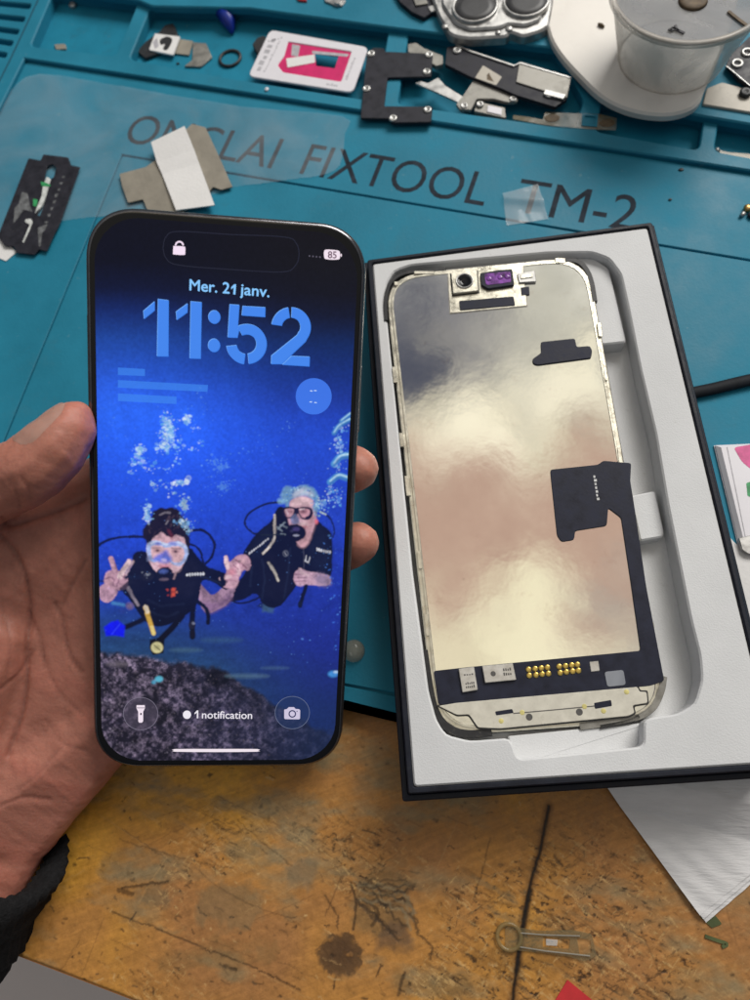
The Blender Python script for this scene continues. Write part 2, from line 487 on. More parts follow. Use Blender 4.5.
def wob(pts, amp=2.0):
    P = spline(pts, 10); return [(x + random.uniform(-amp, amp) * .5, y + random.uniform(-amp, amp)) for x, y in P]
# worn grey patches, burn spot
for (c, rx, ry, col, a) in [((232, 905), 34, 26, (122, 104, 74), .55), ((385, 905), 30, 34, (112, 92, 62), .6), ((236, 852), 13, 9, (128, 106, 72), .6),
                            ((300, 870), 12, 16, (120, 104, 80), .6), ((150, 900), 16, 7, (112, 98, 74), .6), ((520, 960), 50, 12, (120, 84, 42), .5),
                            ((395, 935), 14, 12, (92, 72, 56), .7), ((430, 985), 34, 14, (112, 90, 56), .5), ((215, 960), 60, 14, (122, 98, 60), .35)]:
    pts = [(c[0] + rx * math.cos(t), c[1] + ry * math.sin(t)) for t in np.linspace(0, 6.283, 18, endpoint=False)]
    bench.poly(pts, col, a, soft=1.2, rough=5, rscale=6, seed=int(c[0]))
bench.poly([(318 + 22, 955 + 0)] + [(340 + 23 * math.cos(t), 956 + 20 * math.sin(t)) for t in np.linspace(0, 6.283, 22)], (82, 60, 40), .85, soft=.5, rough=1.6, seed=5)
bench.poly([(340 + 15 * math.cos(t), 954 + 12 * math.sin(t)) for t in np.linspace(0, 6.283, 22)], (66, 47, 33), .5, soft=1.5, rough=2.0, seed=6)
# grime caught in the grain, scuffed varnish, short nicks in clusters
rot = lambda a: (X * math.cos(a) + Y * math.sin(a), -X * math.sin(a) + Y * math.cos(a))
zone = fbm(X, Y, 34, 131, 4)
low = np.clip((-Y - 94) / 22, .12, 1)
def wear(ang, lx, ly, thr, gain, seed, col, a, zthr=.0):
    u, v = rot(ang); n = fbm(u / lx, v / ly, 1.0, seed, 4, .62)
    bench.blend((slice(None), slice(None)), a * np.clip((n - thr) * gain, 0, 1) * np.clip((zone - zthr) * 9, 0, 1) * low, col)
wear(-.42, 7, 1.1, .60, 9, 141, (84, 56, 30), .42, .46); wear(-.42, 3.5, .7, .655, 12, 142, (48, 34, 24), .75, .50)
wear(.5, 5, .9, .67, 12, 143, (52, 38, 26), .6, .48); wear(-.15, 2.2, 1.4, .675, 14, 144, (44, 31, 22), .85, .45)
wear(-.42, 10, 2.6, .60, 6, 145, (132, 110, 76), .5, .48); wear(-.6, 4, .6, .66, 12, 146, (206, 168, 110), .55, .40); wear(.9, 3, .5, .67, 12, 147, (200, 164, 108), .45, .42)
for i in range(900):
    px, py = random.uniform(20, 760), random.uniform(735, 1010)
    if random.random() > np.interp(py, [735, 830, 880], [.18, .4, 1]): continue
    if i % 3 and fbm(np.array(px), np.array(py), 60, 44, 3) < .5: continue
    ang = random.gauss(.42, .25) if random.random() < .7 else random.uniform(0, 3.1)
    l = random.expovariate(1 / 3.5) + .8; w = random.uniform(.16, .5)
    pts = [(px + t * l * math.cos(ang), py + t * l * math.sin(ang) + random.uniform(-.8, .8)) for t in (0, .5, 1)]
    bench.line(pts, w, random.choice([(56, 38, 24), (40, 30, 24), (86, 58, 30), (64, 54, 42), (196, 160, 108)]), random.uniform(.4, .95), soft=.2)
for i in range(60):
    x0, y0 = random.uniform(40, 740), random.uniform(790, 1000); l = random.uniform(15, 70); ang = random.choice([.45, .42, .5, 1.1, -.5, 2.0]) + random.gauss(0, .1)
    bench.line(spline([(x0, y0), (x0 + l * .5 * math.cos(ang) + random.uniform(-1, 1), y0 + l * .5 * math.sin(ang) + random.uniform(-1, 1)), (x0 + l * math.cos(ang), y0 + l * math.sin(ang))]), random.uniform(.12, .22), random.choice([(70, 48, 30), (96, 66, 36), (190, 152, 100)]), random.uniform(.3, .7), soft=.2)
for i in range(130):
    px, py = random.uniform(20, 760), random.uniform(735, 1010)
    r = random.uniform(.6, 2.6)
    pts = [(px + r * random.uniform(.5, 1.3) * math.cos(t), py + r * .7 * random.uniform(.5, 1.3) * math.sin(t)) for t in np.linspace(0, 6.283, 8, endpoint=False)]
    bench.poly(pts, random.choice([(46, 32, 22), (60, 44, 28), (88, 62, 34)]), random.uniform(.4, .9), soft=.3, rough=.25, rscale=.8, seed=i)
# named scars of the photograph
for pts, w, a in [([(112, 912), (180, 938), (240, 962), (300, 990)], .7, .9), ([(196, 868), (232, 895), (300, 925)], .5, .55), ([(120, 840), (180, 858), (232, 868)], .5, .6),
                  ([(238, 820), (262, 842), (292, 866)], .6, .6), ([(325, 895), (336, 915), (338, 930)], .8, .8), ([(330, 800), (350, 825)], .5, .4),
                  ([(490, 838), (483, 868), (474, 898)], .5, .7), ([(476, 900), (520, 906), (560, 918)], .5, .5), ([(640, 930), (650, 950), (664, 985)], .5, .55),
                  ([(352, 884), (356, 905), (353, 930)], 1.2, .8), ([(365, 900), (378, 912), (372, 926)], 1.6, .75), ([(384, 905), (402, 899), (412, 905)], 1.4, .75),
                  ([(420, 935), (432, 948), (430, 958)], 1.0, .8), ([(400, 985), (404, 972), (398, 995)], 1.4, .8), ([(224, 965), (236, 970)], 1.5, .85), ([(467, 955), (474, 960)], 1.6, .85),
                  ([(540, 930), (550, 946)], .8, .6), ([(554, 856), (562, 866)], 1.3, .8), ([(122, 888), (150, 885), (168, 881)], 1.3, .8), ([(118, 890), (132, 894)], 2.2, .75)]:
    bench.line(wob(pts, .6), w * .62, (44, 31, 22), a * .85, soft=.22)
for pts in [[(360, 880), (400, 890), (412, 910)], [(362, 890), (396, 922)], [(355, 876), (410, 880)]]:
    for k in range(5):
        dx, dy = random.uniform(-6, 10), random.uniform(-6, 24)
        bench.line(wob([(x + dx, y + dy) for x, y in pts], 3), random.uniform(.3, .9), random.choice([(52, 42, 32), (140, 122, 92), (66, 50, 36)]), .7, soft=.3)
# joint between the two boards: a real dark slot is cut below, its worn lips painted here
jj, ii = np.mgrid[0:X.shape[0], 0:X.shape[1]]
for amp, sc_, sd_ in ((.7, 5.0, 501), (.35, 1.0, 511)):
    dx = (fbm(X, Y, sc_, sd_, 3) - .5) * 2 * amp / bench.st; dy = (fbm(X, Y, sc_, sd_ + 3, 3) - .5) * 2 * amp / bench.st
    bench.C = bench.C[np.clip(np.rint(jj + dy), 0, X.shape[0] - 1).astype(int), np.clip(np.rint(ii + dx), 0, X.shape[1] - 1).astype(int)]
fade = np.clip((fbm(X, Y, 2.6, 521, 4) - .40) * 5, 0, 1)[..., None]; soft_ = base * .75 + bench.C * .25
bench.C = soft_ * (1 - fade) + bench.C * fade
bench.line([(549, 806), (541, 846), (530, 886), (521, 936), (512, 1004)], 2.2, (70, 46, 28), .7, soft=.8)
bench.line(wob([(549, 806), (541, 846), (530, 886), (521, 936), (512, 1004)], .8), .7, (24, 17, 13), 1, soft=.3)
bench.line(wob([(530, 890), (524, 920), (521, 940), (517, 970)], 1.5), 1.3, (26, 19, 15), .9, soft=.4)

M['wood'] = mat('worn varnished plywood', (0.3, 0.15, 0.05), rough=0.42, var=0.16, scale=420, attr='paint', bump=0.55, bscale=520, rvar=0.14, spec=0.26, bdist=0.0004)
M['woodside'] = mat('dark bench edge', (0.05, 0.03, 0.018), rough=0.7, var=0.4, scale=140)
M['floor'] = mat('grey floor', (0.62, 0.58, 0.57), rough=0.7, var=0.06, scale=3, bump=0.2, bscale=40)
# bench top: dense painted grid, clipped along the worn front edge, then the slab that carries it
ed = (edgeB - edgeA)[:2]; en = np.array([-ed[1], ed[0]]); en /= np.linalg.norm(en)
ny, nx = bench.X.shape
sd = (bench.X - edgeA[0]) * en[0] + (bench.Y - edgeA[1]) * en[1]
Z = -np.clip((1.2 - sd) / 1.2, 0, 1) ** 2 * 0.9
lumg = bench.C.mean(-1); Z = Z - np.clip(.10 - lumg, 0, .1) * 2.2
idx = np.arange(ny * nx).reshape(ny, nx)
keep = (sd[:-1, :-1] > 0) & (sd[1:, 1:] > 0) & (sd[1:, :-1] > 0) & (sd[:-1, 1:] > 0)
F = np.stack([idx[:-1, :-1], idx[:-1, 1:], idx[1:, 1:], idx[1:, :-1]], -1)[keep]
used = np.zeros(ny * nx, bool); used[F.ravel()] = True
remap = np.cumsum(used) - 1
V = np.c_[bench.X.ravel(), bench.Y.ravel(), Z.ravel()][used]; Cc = bench.C.reshape(-1, 3)[used]; F = remap[F]
p0 = edgeA[:2] - ed / np.linalg.norm(ed) * 400; p1 = edgeB[:2] + ed / np.linalg.norm(ed) * 400
slab = plate([tuple(p0), tuple(p1), (520, 420), (520, 900), (-520, 900), (-520, -60)], -28, -0.55)
nV = len(V)
Vs = np.array(slab[0]); allV = np.vstack([V, Vs]); allC = np.vstack([Cc, np.tile(lin((150, 100, 55)), (len(Vs), 1))])
allF = F.tolist() + [tuple(i + nV for i in f) for f in slab[1]]
wb = struct(mk('workbench', allV, allF, M['wood'], colors=allC, origin=(0, -100, 0)))
for p in wb.data.polygons: p.use_smooth = len(p.vertices) == 4 and p.area < 1e-6
fl = struct(mk('floor', [(-1500, -1500, -420), (1500, -1500, -420), (1500, 1500, -420), (-1500, 1500, -420)], [(0, 1, 2, 3)], M['floor']))

# ================================================================== repair mat
ZB, ZW, ZR, ZT = 1.5, 5.0, 6.9, 9.6          # tray floor, work area, rim, back tier
mat_t = thing('repair_mat', 'teal silicone repair mat with raised parts trays and printed lettering', 'repair mat', (20, 60, 0))
bp, bq = at(345, 701, ZW)[:2], at(397, 714, ZW)[:2]
du = (bq - bp) / np.linalg.norm(bq - bp); dn = np.array([-du[1], du[0]])
stL, stR = at(24, 58, ZR)[:2], at(750, 170, ZR)[:2]
sdir = (stR - stL) / np.linalg.norm(stR - stL)
lw0, lw1 = at(24, 58, ZR)[:2], at(0, 106, ZR)[:2]; ldir = (lw1 - lw0) / np.linalg.norm(lw1 - lw0)
BL_, BR_ = bp - du * 260, bp + du * 330
def isect(p, d, q, e):
    A = np.array([d, -np.array(e)]).T; t = np.linalg.solve(A, np.array(q) - p); return p + d * t[0]
lbot = isect(lw0, ldir, bp, du); stR2 = stL + sdir * 520
rbot = isect(stR2, -dn, bp, du)
work = [tuple(stL), tuple(lbot), tuple(rbot), tuple(stR2)]
top_l, top_r = stL - sdir * 160 + dn * 190, stR2 + dn * 190 + sdir * 40
v = plate(rnd([tuple(lbot - du * 60), tuple(rbot + du * 40), tuple(top_r), tuple(top_l)], 4), 0, ZB)
mk('mat_base', *v, M['teal_deep'], mat_t)
gTL, gT2 = at(122, 155, ZW)[:2], at(480, 215, ZW)[:2]; gL2 = at(3, 443, ZW)[:2]
gB0, gB1 = at(350, 686, ZW)[:2], at(393, 694, ZW)[:2]
d1 = (gT2 - gTL) / np.linalg.norm(gT2 - gTL); d2 = (gL2 - gTL) / np.linalg.norm(gL2 - gTL); d3 = (gB1 - gB0) / np.linalg.norm(gB1 - gB0)
gBL = isect(gTL, d2, gB0, d3); gTR = gTL + d1 * 330; gBR = gB0 + d3 * 230
inner = ccw([tuple(gTL), tuple(gBL), tuple(gBR), tuple(gTR)])
workr = rnd(work, 2.5)
mk('work_surface', *join(plate(workr, ZB, ZW, holes=[off(inner, -.35)], bev=.3), plate(off(inner, .35), ZB, ZW, bev=.3), plate(off(work, 1.0), ZB, ZW - 1.0)), M['teal'], mat_t)
cells_px = [[(53, -8), (30, 46), (116, 56), (138, 2)],
            [(150, 8), (129, 59), (235, 79), (376, 101), (389, 28), (250, 9)],
            [(409, 31), (397, 104), (500, 118), (574, 129), (584, 100), (556, 49), (500, 42), (430, 33)],
            [(603, 98), (595, 131), (699, 150), (704, 117)], [(719, 119), (714, 151), (775, 162), (775, 128)]]
cells = [rnd(at2(c, ZR), 3.0) for c in cells_px]
slots = [rnd(at2([(-14, y - 1), (x, y + 3), (x - 1.5, y + 7.5), (-16, y + 3)], ZR), .9) for x, y in ((31, 1), (25, 14), (19, 26.5), (13, 38), (7, 50))]
rim_out = [tuple(lbot - du * 60), tuple(lbot), tuple(stL), tuple(stR2), tuple(stR2 + sdir * 40), tuple(top_r), tuple(top_l)]
mk('tray_rim', *plate(rim_out, ZB - .01, ZR, holes=cells + slots, bev=.5), M['teal'], mat_t)
tier_px = [(36, -14), (138, 0), (152, 6), (250, 8), (389, 27), (430, 32), (500, 41), (557, 48), (604, 97), (704, 116), (775, 128), (830, 60), (820, -160), (20, -160)]
mk('back_tier', *plate(rnd(at2(tier_px, ZT), 1.5), ZR - .5, ZT, bev=.6), M['teal'], mat_t)
gv = plate(stroke2(at2([(39, -2), (11, 58), (-2, 84)], ZR), .7), ZR, ZR + .05)
mk('rim_groove_shade', *gv, mat('groove shade', (0.006, 0.05, 0.08), var=.1), mat_t)  # flat dark strip painting the shade of a groove
def letters(s, a, b, h, thin):
    pa, pb = at(*a, ZW), at(*b, ZW)
    V, F = place_text(s, pa[:2], pb[:2], h, ZW + .03, thin, 1.0, shear=0.0)
    return V, F
hcap = np.linalg.norm(at(140, 113, ZW) - at(133, 143, ZW))
mk('lettering', *join(letters('ONCLAI', (122, 141.5), (271, 168.5), hcap * .96, 0), letters('FIXTOOL', (299, 173.5), (483, 206), hcap * .96, 0),
                      letters('TM-2', (512, 211), (633, 231), hcap * .96, 0)), M['letter'], mat_t)

# ---------------------------------------------------------------- clear film lying over the letters
fpx = sp([(-6, 120), (10, 92), (40, 74), (120, 86), (240, 106), (343, 116), (345, 135), (340, 166), (322, 176), (292, 180), (262, 184), (232, 188), (190, 204), (130, 214), (60, 222), (-8, 246)], 3)
fz = ZW + .25
P2 = ccw(at2(fpx, fz))
# fine grid clipped to the outline so that the sheet can crease
def sheet(poly, step, zfun):
    P = np.array(poly); lo, hi = P.min(0), P.max(0)
    xs = np.arange(lo[0], hi[0] + step, step); ys = np.arange(lo[1], hi[1] + step, step)
    Xg, Yg = np.meshgrid(xs, ys); ins = np.zeros(Xg.shape, bool); k = len(P)
    for i in range(k):
        x1, y1 = P[i]; x2, y2 = P[(i + 1) % k]
        if y1 == y2: continue
        c = (y1 > Yg) != (y2 > Yg); ins ^= c & (Xg < (x2 - x1) * (Yg - y1) / (y2 - y1) + x1)
    id_ = np.arange(Xg.size).reshape(Xg.shape); kp = ins[:-1, :-1] & ins[1:, 1:] & ins[:-1, 1:] & ins[1:, :-1]
    F = np.stack([id_[:-1, :-1], id_[:-1, 1:], id_[1:, 1:], id_[1:, :-1]], -1)[kp]
    u = np.zeros(Xg.size, bool); u[F.ravel()] = True; rm = np.cumsum(u) - 1
    V = np.c_[Xg.ravel(), Yg.ravel(), zfun(Xg, Yg).ravel()][u]
    return V, rm[F].tolist()
o = mk('plastic_film', *sheet(P2, .35, lambda x, y: fz + 1.6 * np.abs(fbm(x + .6 * y, y - .5 * x, 26, 5, 3) - .5)), M['film'], smooth=True)
tag(o, 'large creased clear plastic film lying over the first letters of the mat', 'plastic film')

# ================================================================== black box with foam tray
bx = [(-5.27, 83.27), (97.13, 94.42), (116.7, -85.42), (14.31, -96.56)]
box = thing('phone_box', 'open black cardboard box with stepped rim holding white foam', 'box', (56, 0, ZW))
def inset(d, r): return rnd(off(bx, d), r)
o1 = inset(0, .9); o2 = inset(1.8, .6)
mk('outer_wall', *plate(o1, ZW, 22.6, holes=[o2], bev=.35), M['black_card'], box)
o3 = inset(2.0, .9); o4 = inset(3.6, .9)
mk('inner_rim', *plate(o3, ZW, 26.4, holes=[o4], bev=.35), M['black_card'], box)
mk('base_panel', *plate(inset(1.2, .5), ZW + .2, ZW + 1.6), M['black_card'], box)
fo = inset(3.7, 1.2); ZF = 25.9
hole_px = [(385, 300), (386, 284), (394, 271), (410, 265), (470, 259.5), (548, 252.5), (592, 252), (609, 258), (621, 274), (629, 310), (640.6, 369), (656, 434), (668, 505), (679, 560), (691, 620), (700, 655), (702, 680), (695, 704), (678, 714), (650, 718),
           (644, 722), (644, 743), (640, 747), (522, 759), (517, 757), (510, 738), (470, 741), (446, 735), (436, 720), (428, 690), (412, 570), (396, 410)]
hole = ccw(at2(hole_px, ZF)); hole = ccw([p for p in rnd(hole, 1.6, 3)])
foam = thing('foam_tray', 'white foam tray with a phone shaped recess inside the black box', 'foam tray', (56, 0, ZW + 1.7))
mk('foam_body', *plate(fo, ZW + 1.7, ZF, holes=[hole], bev=.5), M['foam'], foam)
mk('recess_floor', *plate(inset(4.3, .8), ZW + 1.8, 16.6), M['foam'], foam)
mk('support_step', *plate(rnd(at2([(430, 270), (548, 257), (594, 258), (609, 268), (625.5, 338), (626, 342), (608, 344), (470, 356)], 22.5), 1.5), 14.9, 22.5, bev=.5), M['foam'], foam)
mk('side_tab', *plate(rnd(at2([(630, 496), (655, 490.5), (664, 531), (663, 537), (640, 541)], 21.5), .9), 14.9, 21.5, bev=.5), M['foam'], foam)
mk('finger_notch', *plate(rnd(at2([(508, 736), (650, 722), (650, 752), (512, 768)], 19.5), .5), 14.9, 19.5, bev=.4), M['foam'], foam)

# ================================================================== spare display, face down in the foam
zt_, zb_ = 27.4, 20.4
cTL, cTR, cBR, cBL = at(383, 274.6, zt_), at(587, 254, zt_), at(672, 720.7, zb_), at(435, 737.6, zb_)
LF = Frame((cTL + cTR + cBR + cBL) / 4, (cTR - cTL) + (cBR - cBL), (cTL - cBL) + (cTR - cBR))
lp = LF.locs
disp = thing('display_assembly', 'spare phone display lying metal back up in the white foam', 'phone display', None, frame=LF)
outl = rnd(lp([(383, 274.6), (588, 254), (672, 720.7), (435, 737.6)]), 14.5, 9)
def lk(name, geo, m, par=None, lab=None, smooth=False):
    return mk(name, *geo, m, par or disp, local=True, label=lab, smooth=smooth)
lk('screen_glass', plate(outl, -3.0, -1.7, bev=.3), M['lens'])
lk('metal_frame', plate(off(outl, .25), -1.7, -.35, holes=[off(outl, 2.6)], bev=.35), M['champagne'])
rim2 = off(outl, 1.55)
lk('inner_lip', plate(rim2, -.6, .12, holes=[off(outl, 2.35)], bev=.15), M['champagne'])
sheet_px = [(392, 292), (402, 281), (440, 277), (575, 263), (589, 268), (600, 290), (603, 325), (612, 380), (641, 648), (600, 656), (434, 672), (424, 640), (408, 500), (395, 360)]
so = off(outl, 1.9)
def sheetz(x, y): return -.15 + .10 * (fbm(x, y, 30, 12, 2) - .5) + 0 * x
M['mirror'] = mat('polished back sheet', (0.80, 0.785, 0.74), rough=0.09, metal=1.0, var=0.05, scale=38, bump=0.12, bscale=30, rvar=0.05, specks=.25, speckcol=(.5, .47, .4), sscale=500, dirt=0.35, dirtcol=(0.60, 0.50, 0.44), bdist=0.0012)
back = mk('back_sheet', *plate(so, -.4, -.10), M['mirror'], disp, local=True)
# frame clips and dents along the two long sides
for px, py, w, h in ((394, 375, 4, 16), (401, 440, 4, 14), (407, 486, 5, 20), (419, 560, 4, 18), (426, 625, 4, 22), (599, 330, 4, 14), (605, 376, 3, 10), (619, 456, 4, 16), (641, 574, 3, 18), (652, 632, 3, 20), (424, 273, 20, 3), (560, 261, 10, 5), (396, 284, 4, 4)):
    a = lp([(px - w / 2, py - h / 2), (px + w / 2, py - h / 2), (px + w / 2 + .1 * h, py + h / 2), (px - w / 2 + .1 * h, py + h / 2)])
    lk('frame_clip', plate(rnd(a, .3), -.3, .35, bev=.12), M['champagne'])
# black gaskets showing past the frame at the corners
def arc_gasket(px_pts, w, name='corner_gasket', m=None):
    lk(name, plate(stroke2(spline(lp(px_pts), 5), w), -1.9, -.25, bev=.15), m or M['rubber'])
arc_gasket([(386, 320), (385.5, 300), (390, 283), (402, 273.5), (420, 270.5), (446, 268.5)], 1.3)
arc_gasket([(563, 259.5), (577, 260.5), (586, 268), (591.5, 281), (595, 301)], 1.7)
arc_gasket([(424, 650), (430, 690), (436, 712), (448, 728), (468, 734), (492, 732)], 2.3)
arc_gasket([(580, 726.5), (628, 719.5), (651, 709.5), (661, 692), (664, 676)], 2.0, m=M['dullsteel'])
arc_gasket([(600, 727), (628, 721.5), (640, 716)], 1.3)
# flex cable: bottom board, side strip, connector
flex_pts = [(433.5, 671), (470, 667), (640.4, 650.8), (631, 585), (621, 518), (608, 508), (606.6, 526), (575, 531), (574, 540), (561.5, 542), (557, 536), (550, 470), (598, 465), (603, 461), (631, 463.5), (630, 481), (634, 506), (646, 587), (664, 681), (650, 686), (438.5, 705)]
flex = lk('flex_cable', plate(rnd(lp(flex_pts), .7, 3), -.1, .42, bev=.1), M['flexblack'])
def chip(px, m, h=.9, nm='chip', bev=.15, r=.25, z0=.4): return lk(nm, plate(rnd(lp(px), r), z0, z0 + h, bev=bev), m, flex)
M['chipmetal'] = mat('chip shield', (0.62, 0.60, 0.56), rough=0.4, metal=0.6, var=0.14, scale=500, rvar=0.1)
c1 = chip([(458.6, 669), (474, 667), (477.7, 690), (462.5, 692.5)], M['chipmetal'])
c2 = chip([(482, 666.3), (512.5, 663.5), (516, 680), (485, 683)], M['chipmetal'])
c3 = chip([(589, 662), (598, 661), (599.5, 671), (590.5, 672)], M['chipmetal'], .3)
chip([(604, 672), (623, 670), (625.5, 685), (607, 687)], film_mat('foil window', (0.55, 0.58, 0.64), clear=.55, rough=.2), .2, 'foil_window', .05, .8)
for grp in ([(528.5, 669.5), (535, 668.8), (541.2, 668.2), (547.3, 667.5), (529.2, 675.5), (535.8, 675), (542, 674.2), (548.2, 673.6)], [(559, 666.6), (565.3, 666), (571.6, 665.2), (577.2, 664.6), (560, 672.8), (566.2, 672), (572.4, 671.3), (578.2, 670.6)]):
    for q in grp:
        c = LF.loc(*q); lk('gold_pad', lathe((c[0], c[1]), [(.85, .42), (.82, .58), (.6, .68), (.2, .72)], 12), M['gold'], flex, smooth=True)
M['chipink'] = mat('dark print', (0.09, 0.085, 0.08), rough=.6, var=.3, scale=900)
def dashes(px_a, px_b, n, h, z, m, par, nm='marking', fr=LF, sgap=.35):
    a, b = np.array(fr.loc(*px_a)), np.array(fr.loc(*px_b)); d = (b - a) / n; u = d / np.linalg.norm(d); w = np.array([-u[1], u[0]]) * h
    parts = []
    for i in range(n):
        p = a + d * i; q = p + d * (1 - sgap); k = random.uniform(.55, 1)
        parts.append(plate([tuple(p), tuple(q), tuple(q + w * k), tuple(p + w * k)], z, z + .02))
    return lk(nm, join(*parts), m, par)
dashes((464, 676), (474, 675), 4, .5, 1.31, M['chipink'], flex); dashes((466, 688.5), (475.5, 687.5), 5, .9, 1.31, M['chipink'], flex); dashes((465.5, 685), (475, 684), 5, .7, 1.31, M['chipink'], flex)
dashes((503, 671.5), (511.5, 670.6), 4, .9, 1.31, M['chipink'], flex); dashes((503.5, 676), (512, 675), 4, .9, 1.31, M['chipink'], flex)
c = LF.loc(493, 674); lk('chip_vent', lathe(c, [(.75, 1.3), (.7, 1.34)], 14), M['chipink'], flex)
M['whiteink'] = mat('white print', (0.62, 0.62, 0.62), rough=.6, var=.2, scale=900)
dashes((593, 476), (597, 502), 7, .85, .44, M['whiteink'], flex)
# black pads, earpiece bracket, camera, sensors
lk('foam_pad', plate(rnd(lp([(532, 360), (541, 353.5), (540.6, 342.6), (574.6, 339), (576.5, 347.5), (589.6, 346.5), (592, 351), (591, 358.5), (537, 365.6), (533, 364)]), .6, 3), -.1, .5, bev=.12), M['flexblack'])
brk = lk('earpiece_bracket', plate(rnd(lp([(448, 274), (523, 266), (527, 306), (450, 313.5)]), .5), -.1, .25, bev=.1), M['champagne'])
lk('bracket_gap_shade', plate(off(lp([(448, 274), (523, 266), (527, 306), (450, 313.5)]), -.22), -.3, .06), M['dullsteel'], brk)  # darker plate underneath, its edge painting the shaded gap round the bracket
lk('mount_gap_shade', plate(off(lp([(451, 275), (477, 272), (478.5, 293), (453, 296)]), -.35), .1, .34), M['rubber'], brk)  # black plate underneath, outlines the camera mount like a shaded gap
lk('earpiece_mesh', plate(rnd(lp([(459, 301.6), (513.5, 297), (515, 306), (460, 311)]), .5), .2, .5, bev=.1), M['flexblack'], brk)
lk('camera_mount', plate(rnd(lp([(451, 275), (477, 272), (478.5, 293), (453, 296)]), .4), .2, 1.5, holes=[disc2(*LF.loc(464.5, 283.5), 2.5)], bev=.2), M['champagne'], brk)
cc_ = LF.loc(464.5, 283.5); lk('front_camera', lathe(cc_, [(2.5, .3), (2.5, 1.7), (2.1, 1.8), (1.6, 1.2), (.8, 1.1), (.1, 1.15)], 28), M['lens'], brk, smooth=True)
lk('camera_ring', lathe(cc_, [(3.0, 1.4), (3.0, 1.75), (2.75, 1.95), (2.45, 1.75), (2.45, 1.4)], 28, cap=False), M['steel'], brk, smooth=True)
sen = lk('depth_sensor', plate(rnd(lp([(480, 275), (498, 272), (512, 271), (514, 287), (488, 291), (481, 287)]), .5), .1, 1.3, bev=.2), M['flexblack'], brk)
lk('sensor_window', plate(rnd(lp([(484, 276), (510, 273.5), (511, 284.5), (486, 287.5)]), .8), 1.25, 1.4, bev=.05), M['purple'], brk)
for q in ((489, 281), (500, 279.5), (507, 279)):
    c = LF.loc(*q); lk('sensor_lens', lathe(c, [(1.0, 1.38), (.9, 1.55), (.3, 1.65)], 14), M['purple'], brk, smooth=True)
lk('connector', plate(rnd(lp([(517, 275), (534.5, 272), (536, 283), (519, 284)]), .3), .1, .9, bev=.15), M['steel'], brk)
lk('connector', plate(rnd(lp([(520, 277), (532, 275.4), (532.6, 279), (520.6, 280.6)]), .2), .8, 1.2, bev=.1), M['champagne'], brk)
lk('contact_pad', plate(rnd(lp([(520.5, 288), (529, 287), (529.6, 295), (521.5, 296)]), .2), .1, .4, bev=.08), M['flexblack'], brk)
# speaker plate along the bottom edge
spk = lk('speaker_plate', plate(rnd(lp([(456, 703), (637, 687), (639, 692), (646, 692), (647, 703), (632, 705.5), (634, 713), (628, 716), (500, 728.5), (478, 727.5), (469, 714.5), (457, 715), (438.5, 706)]), .5, 3), -.3, .75, bev=.15), M['paleplate'])
lk('plate_gap_shade', plate(rnd(off(lp([(456, 703), (637, 687), (639, 692), (646, 692), (647, 703), (632, 705.5), (634, 713), (628, 716), (500, 728.5), (478, 727.5), (469, 714.5), (457, 715), (438.5, 706)]), -.45), .5, 3), -.4, .30), M['rubber'], spk)  # black outline under the speaker plate, standing in for shade in the gap
for q in ([(495, 711.5), (512, 709), (513.5, 713), (496, 715.5)], [(593.5, 703), (610.5, 700), (611.5, 706), (594.5, 709)]):
    lk('slot', plate(rnd(lp(q), .3), .7, .80, bev=.02), M['flexblack'], spk)
lk('slot', plate(stroke2(lp([(513, 713.5), (553, 710), (595, 706)]), .28), .7, .79), M['chipink'], spk)
for q in ((529, 717), (579, 712)):
    c = LF.loc(*q); lk('screw_hole', lathe(c, [(.95, .7), (.95, .82), (.5, .84)], 14), M['chipink'], spk)
M['glue'] = mat('yellow glue spot', (0.66, 0.58, 0.22), rough=.5, var=.2, scale=700)
for q in ((501, 721), (522, 712.5), (584, 706.5), (603, 711), (626, 692)):
    c = LF.loc(*q); lk('glue_spot', lathe(c, [(.8, .72), (.6, .82), (.1, .85)], 10), M['glue'], spk)
# ================================================================== smartphone held over the bench
PF = Frame((-33.841, -24.513, 57.055), (0.971564, 0.044201, -0.232616), (0.077963, 0.867921, 0.490546))
sc = PF.loc
phone = thing('smartphone', 'black smartphone with lit lock screen of two scuba divers held in a hand', 'smartphone', None, frame=PF)
PW, PHh, PR, PCY = 71.2, 153.6, 13.5, 1.2      # the outline sits a touch above the frame's origin
def pk(name, geo, m, par=None, lab=None, smooth=False):
    return mk(name, *geo, m, par or phone, local=True, label=lab, smooth=smooth)
def rr(ins, z): return [(x, y, z) for x, y in rrect(PW - 2 * ins, PHh - 2 * ins, PR - ins, 14, 0, PCY, pw=2.3)]
M['graphite'] = mat('graphite metal', (0.16, 0.16, 0.17), rough=0.2, metal=0.9, var=0.15, scale=300, rvar=0.06)
M['blackglass'] = mat('black cover glass', (0.003, 0.003, 0.004), rough=0.10, var=0.2, scale=60, spec=0.35)
M['backglass'] = mat('dark back glass', (0.02, 0.022, 0.03), rough=0.4, var=0.1)
pk('body_frame', loft([rr(1.6, -8.3), rr(.5, -8.0), rr(0, -7.2), rr(0, -1.4), rr(.22, -.7), rr(.75, -.22), rr(1.15, -.12)]), M['graphite'], smooth=True)
pk('back_panel', loft([rr(2.0, -8.9), rr(1.6, -8.6), rr(1.4, -8.2)]), M['backglass'])
pk('cover_glass', loft([rr(1.1, -.6), rr(1.1, -.05), rr(1.4, .0)]), M['blackglass'])
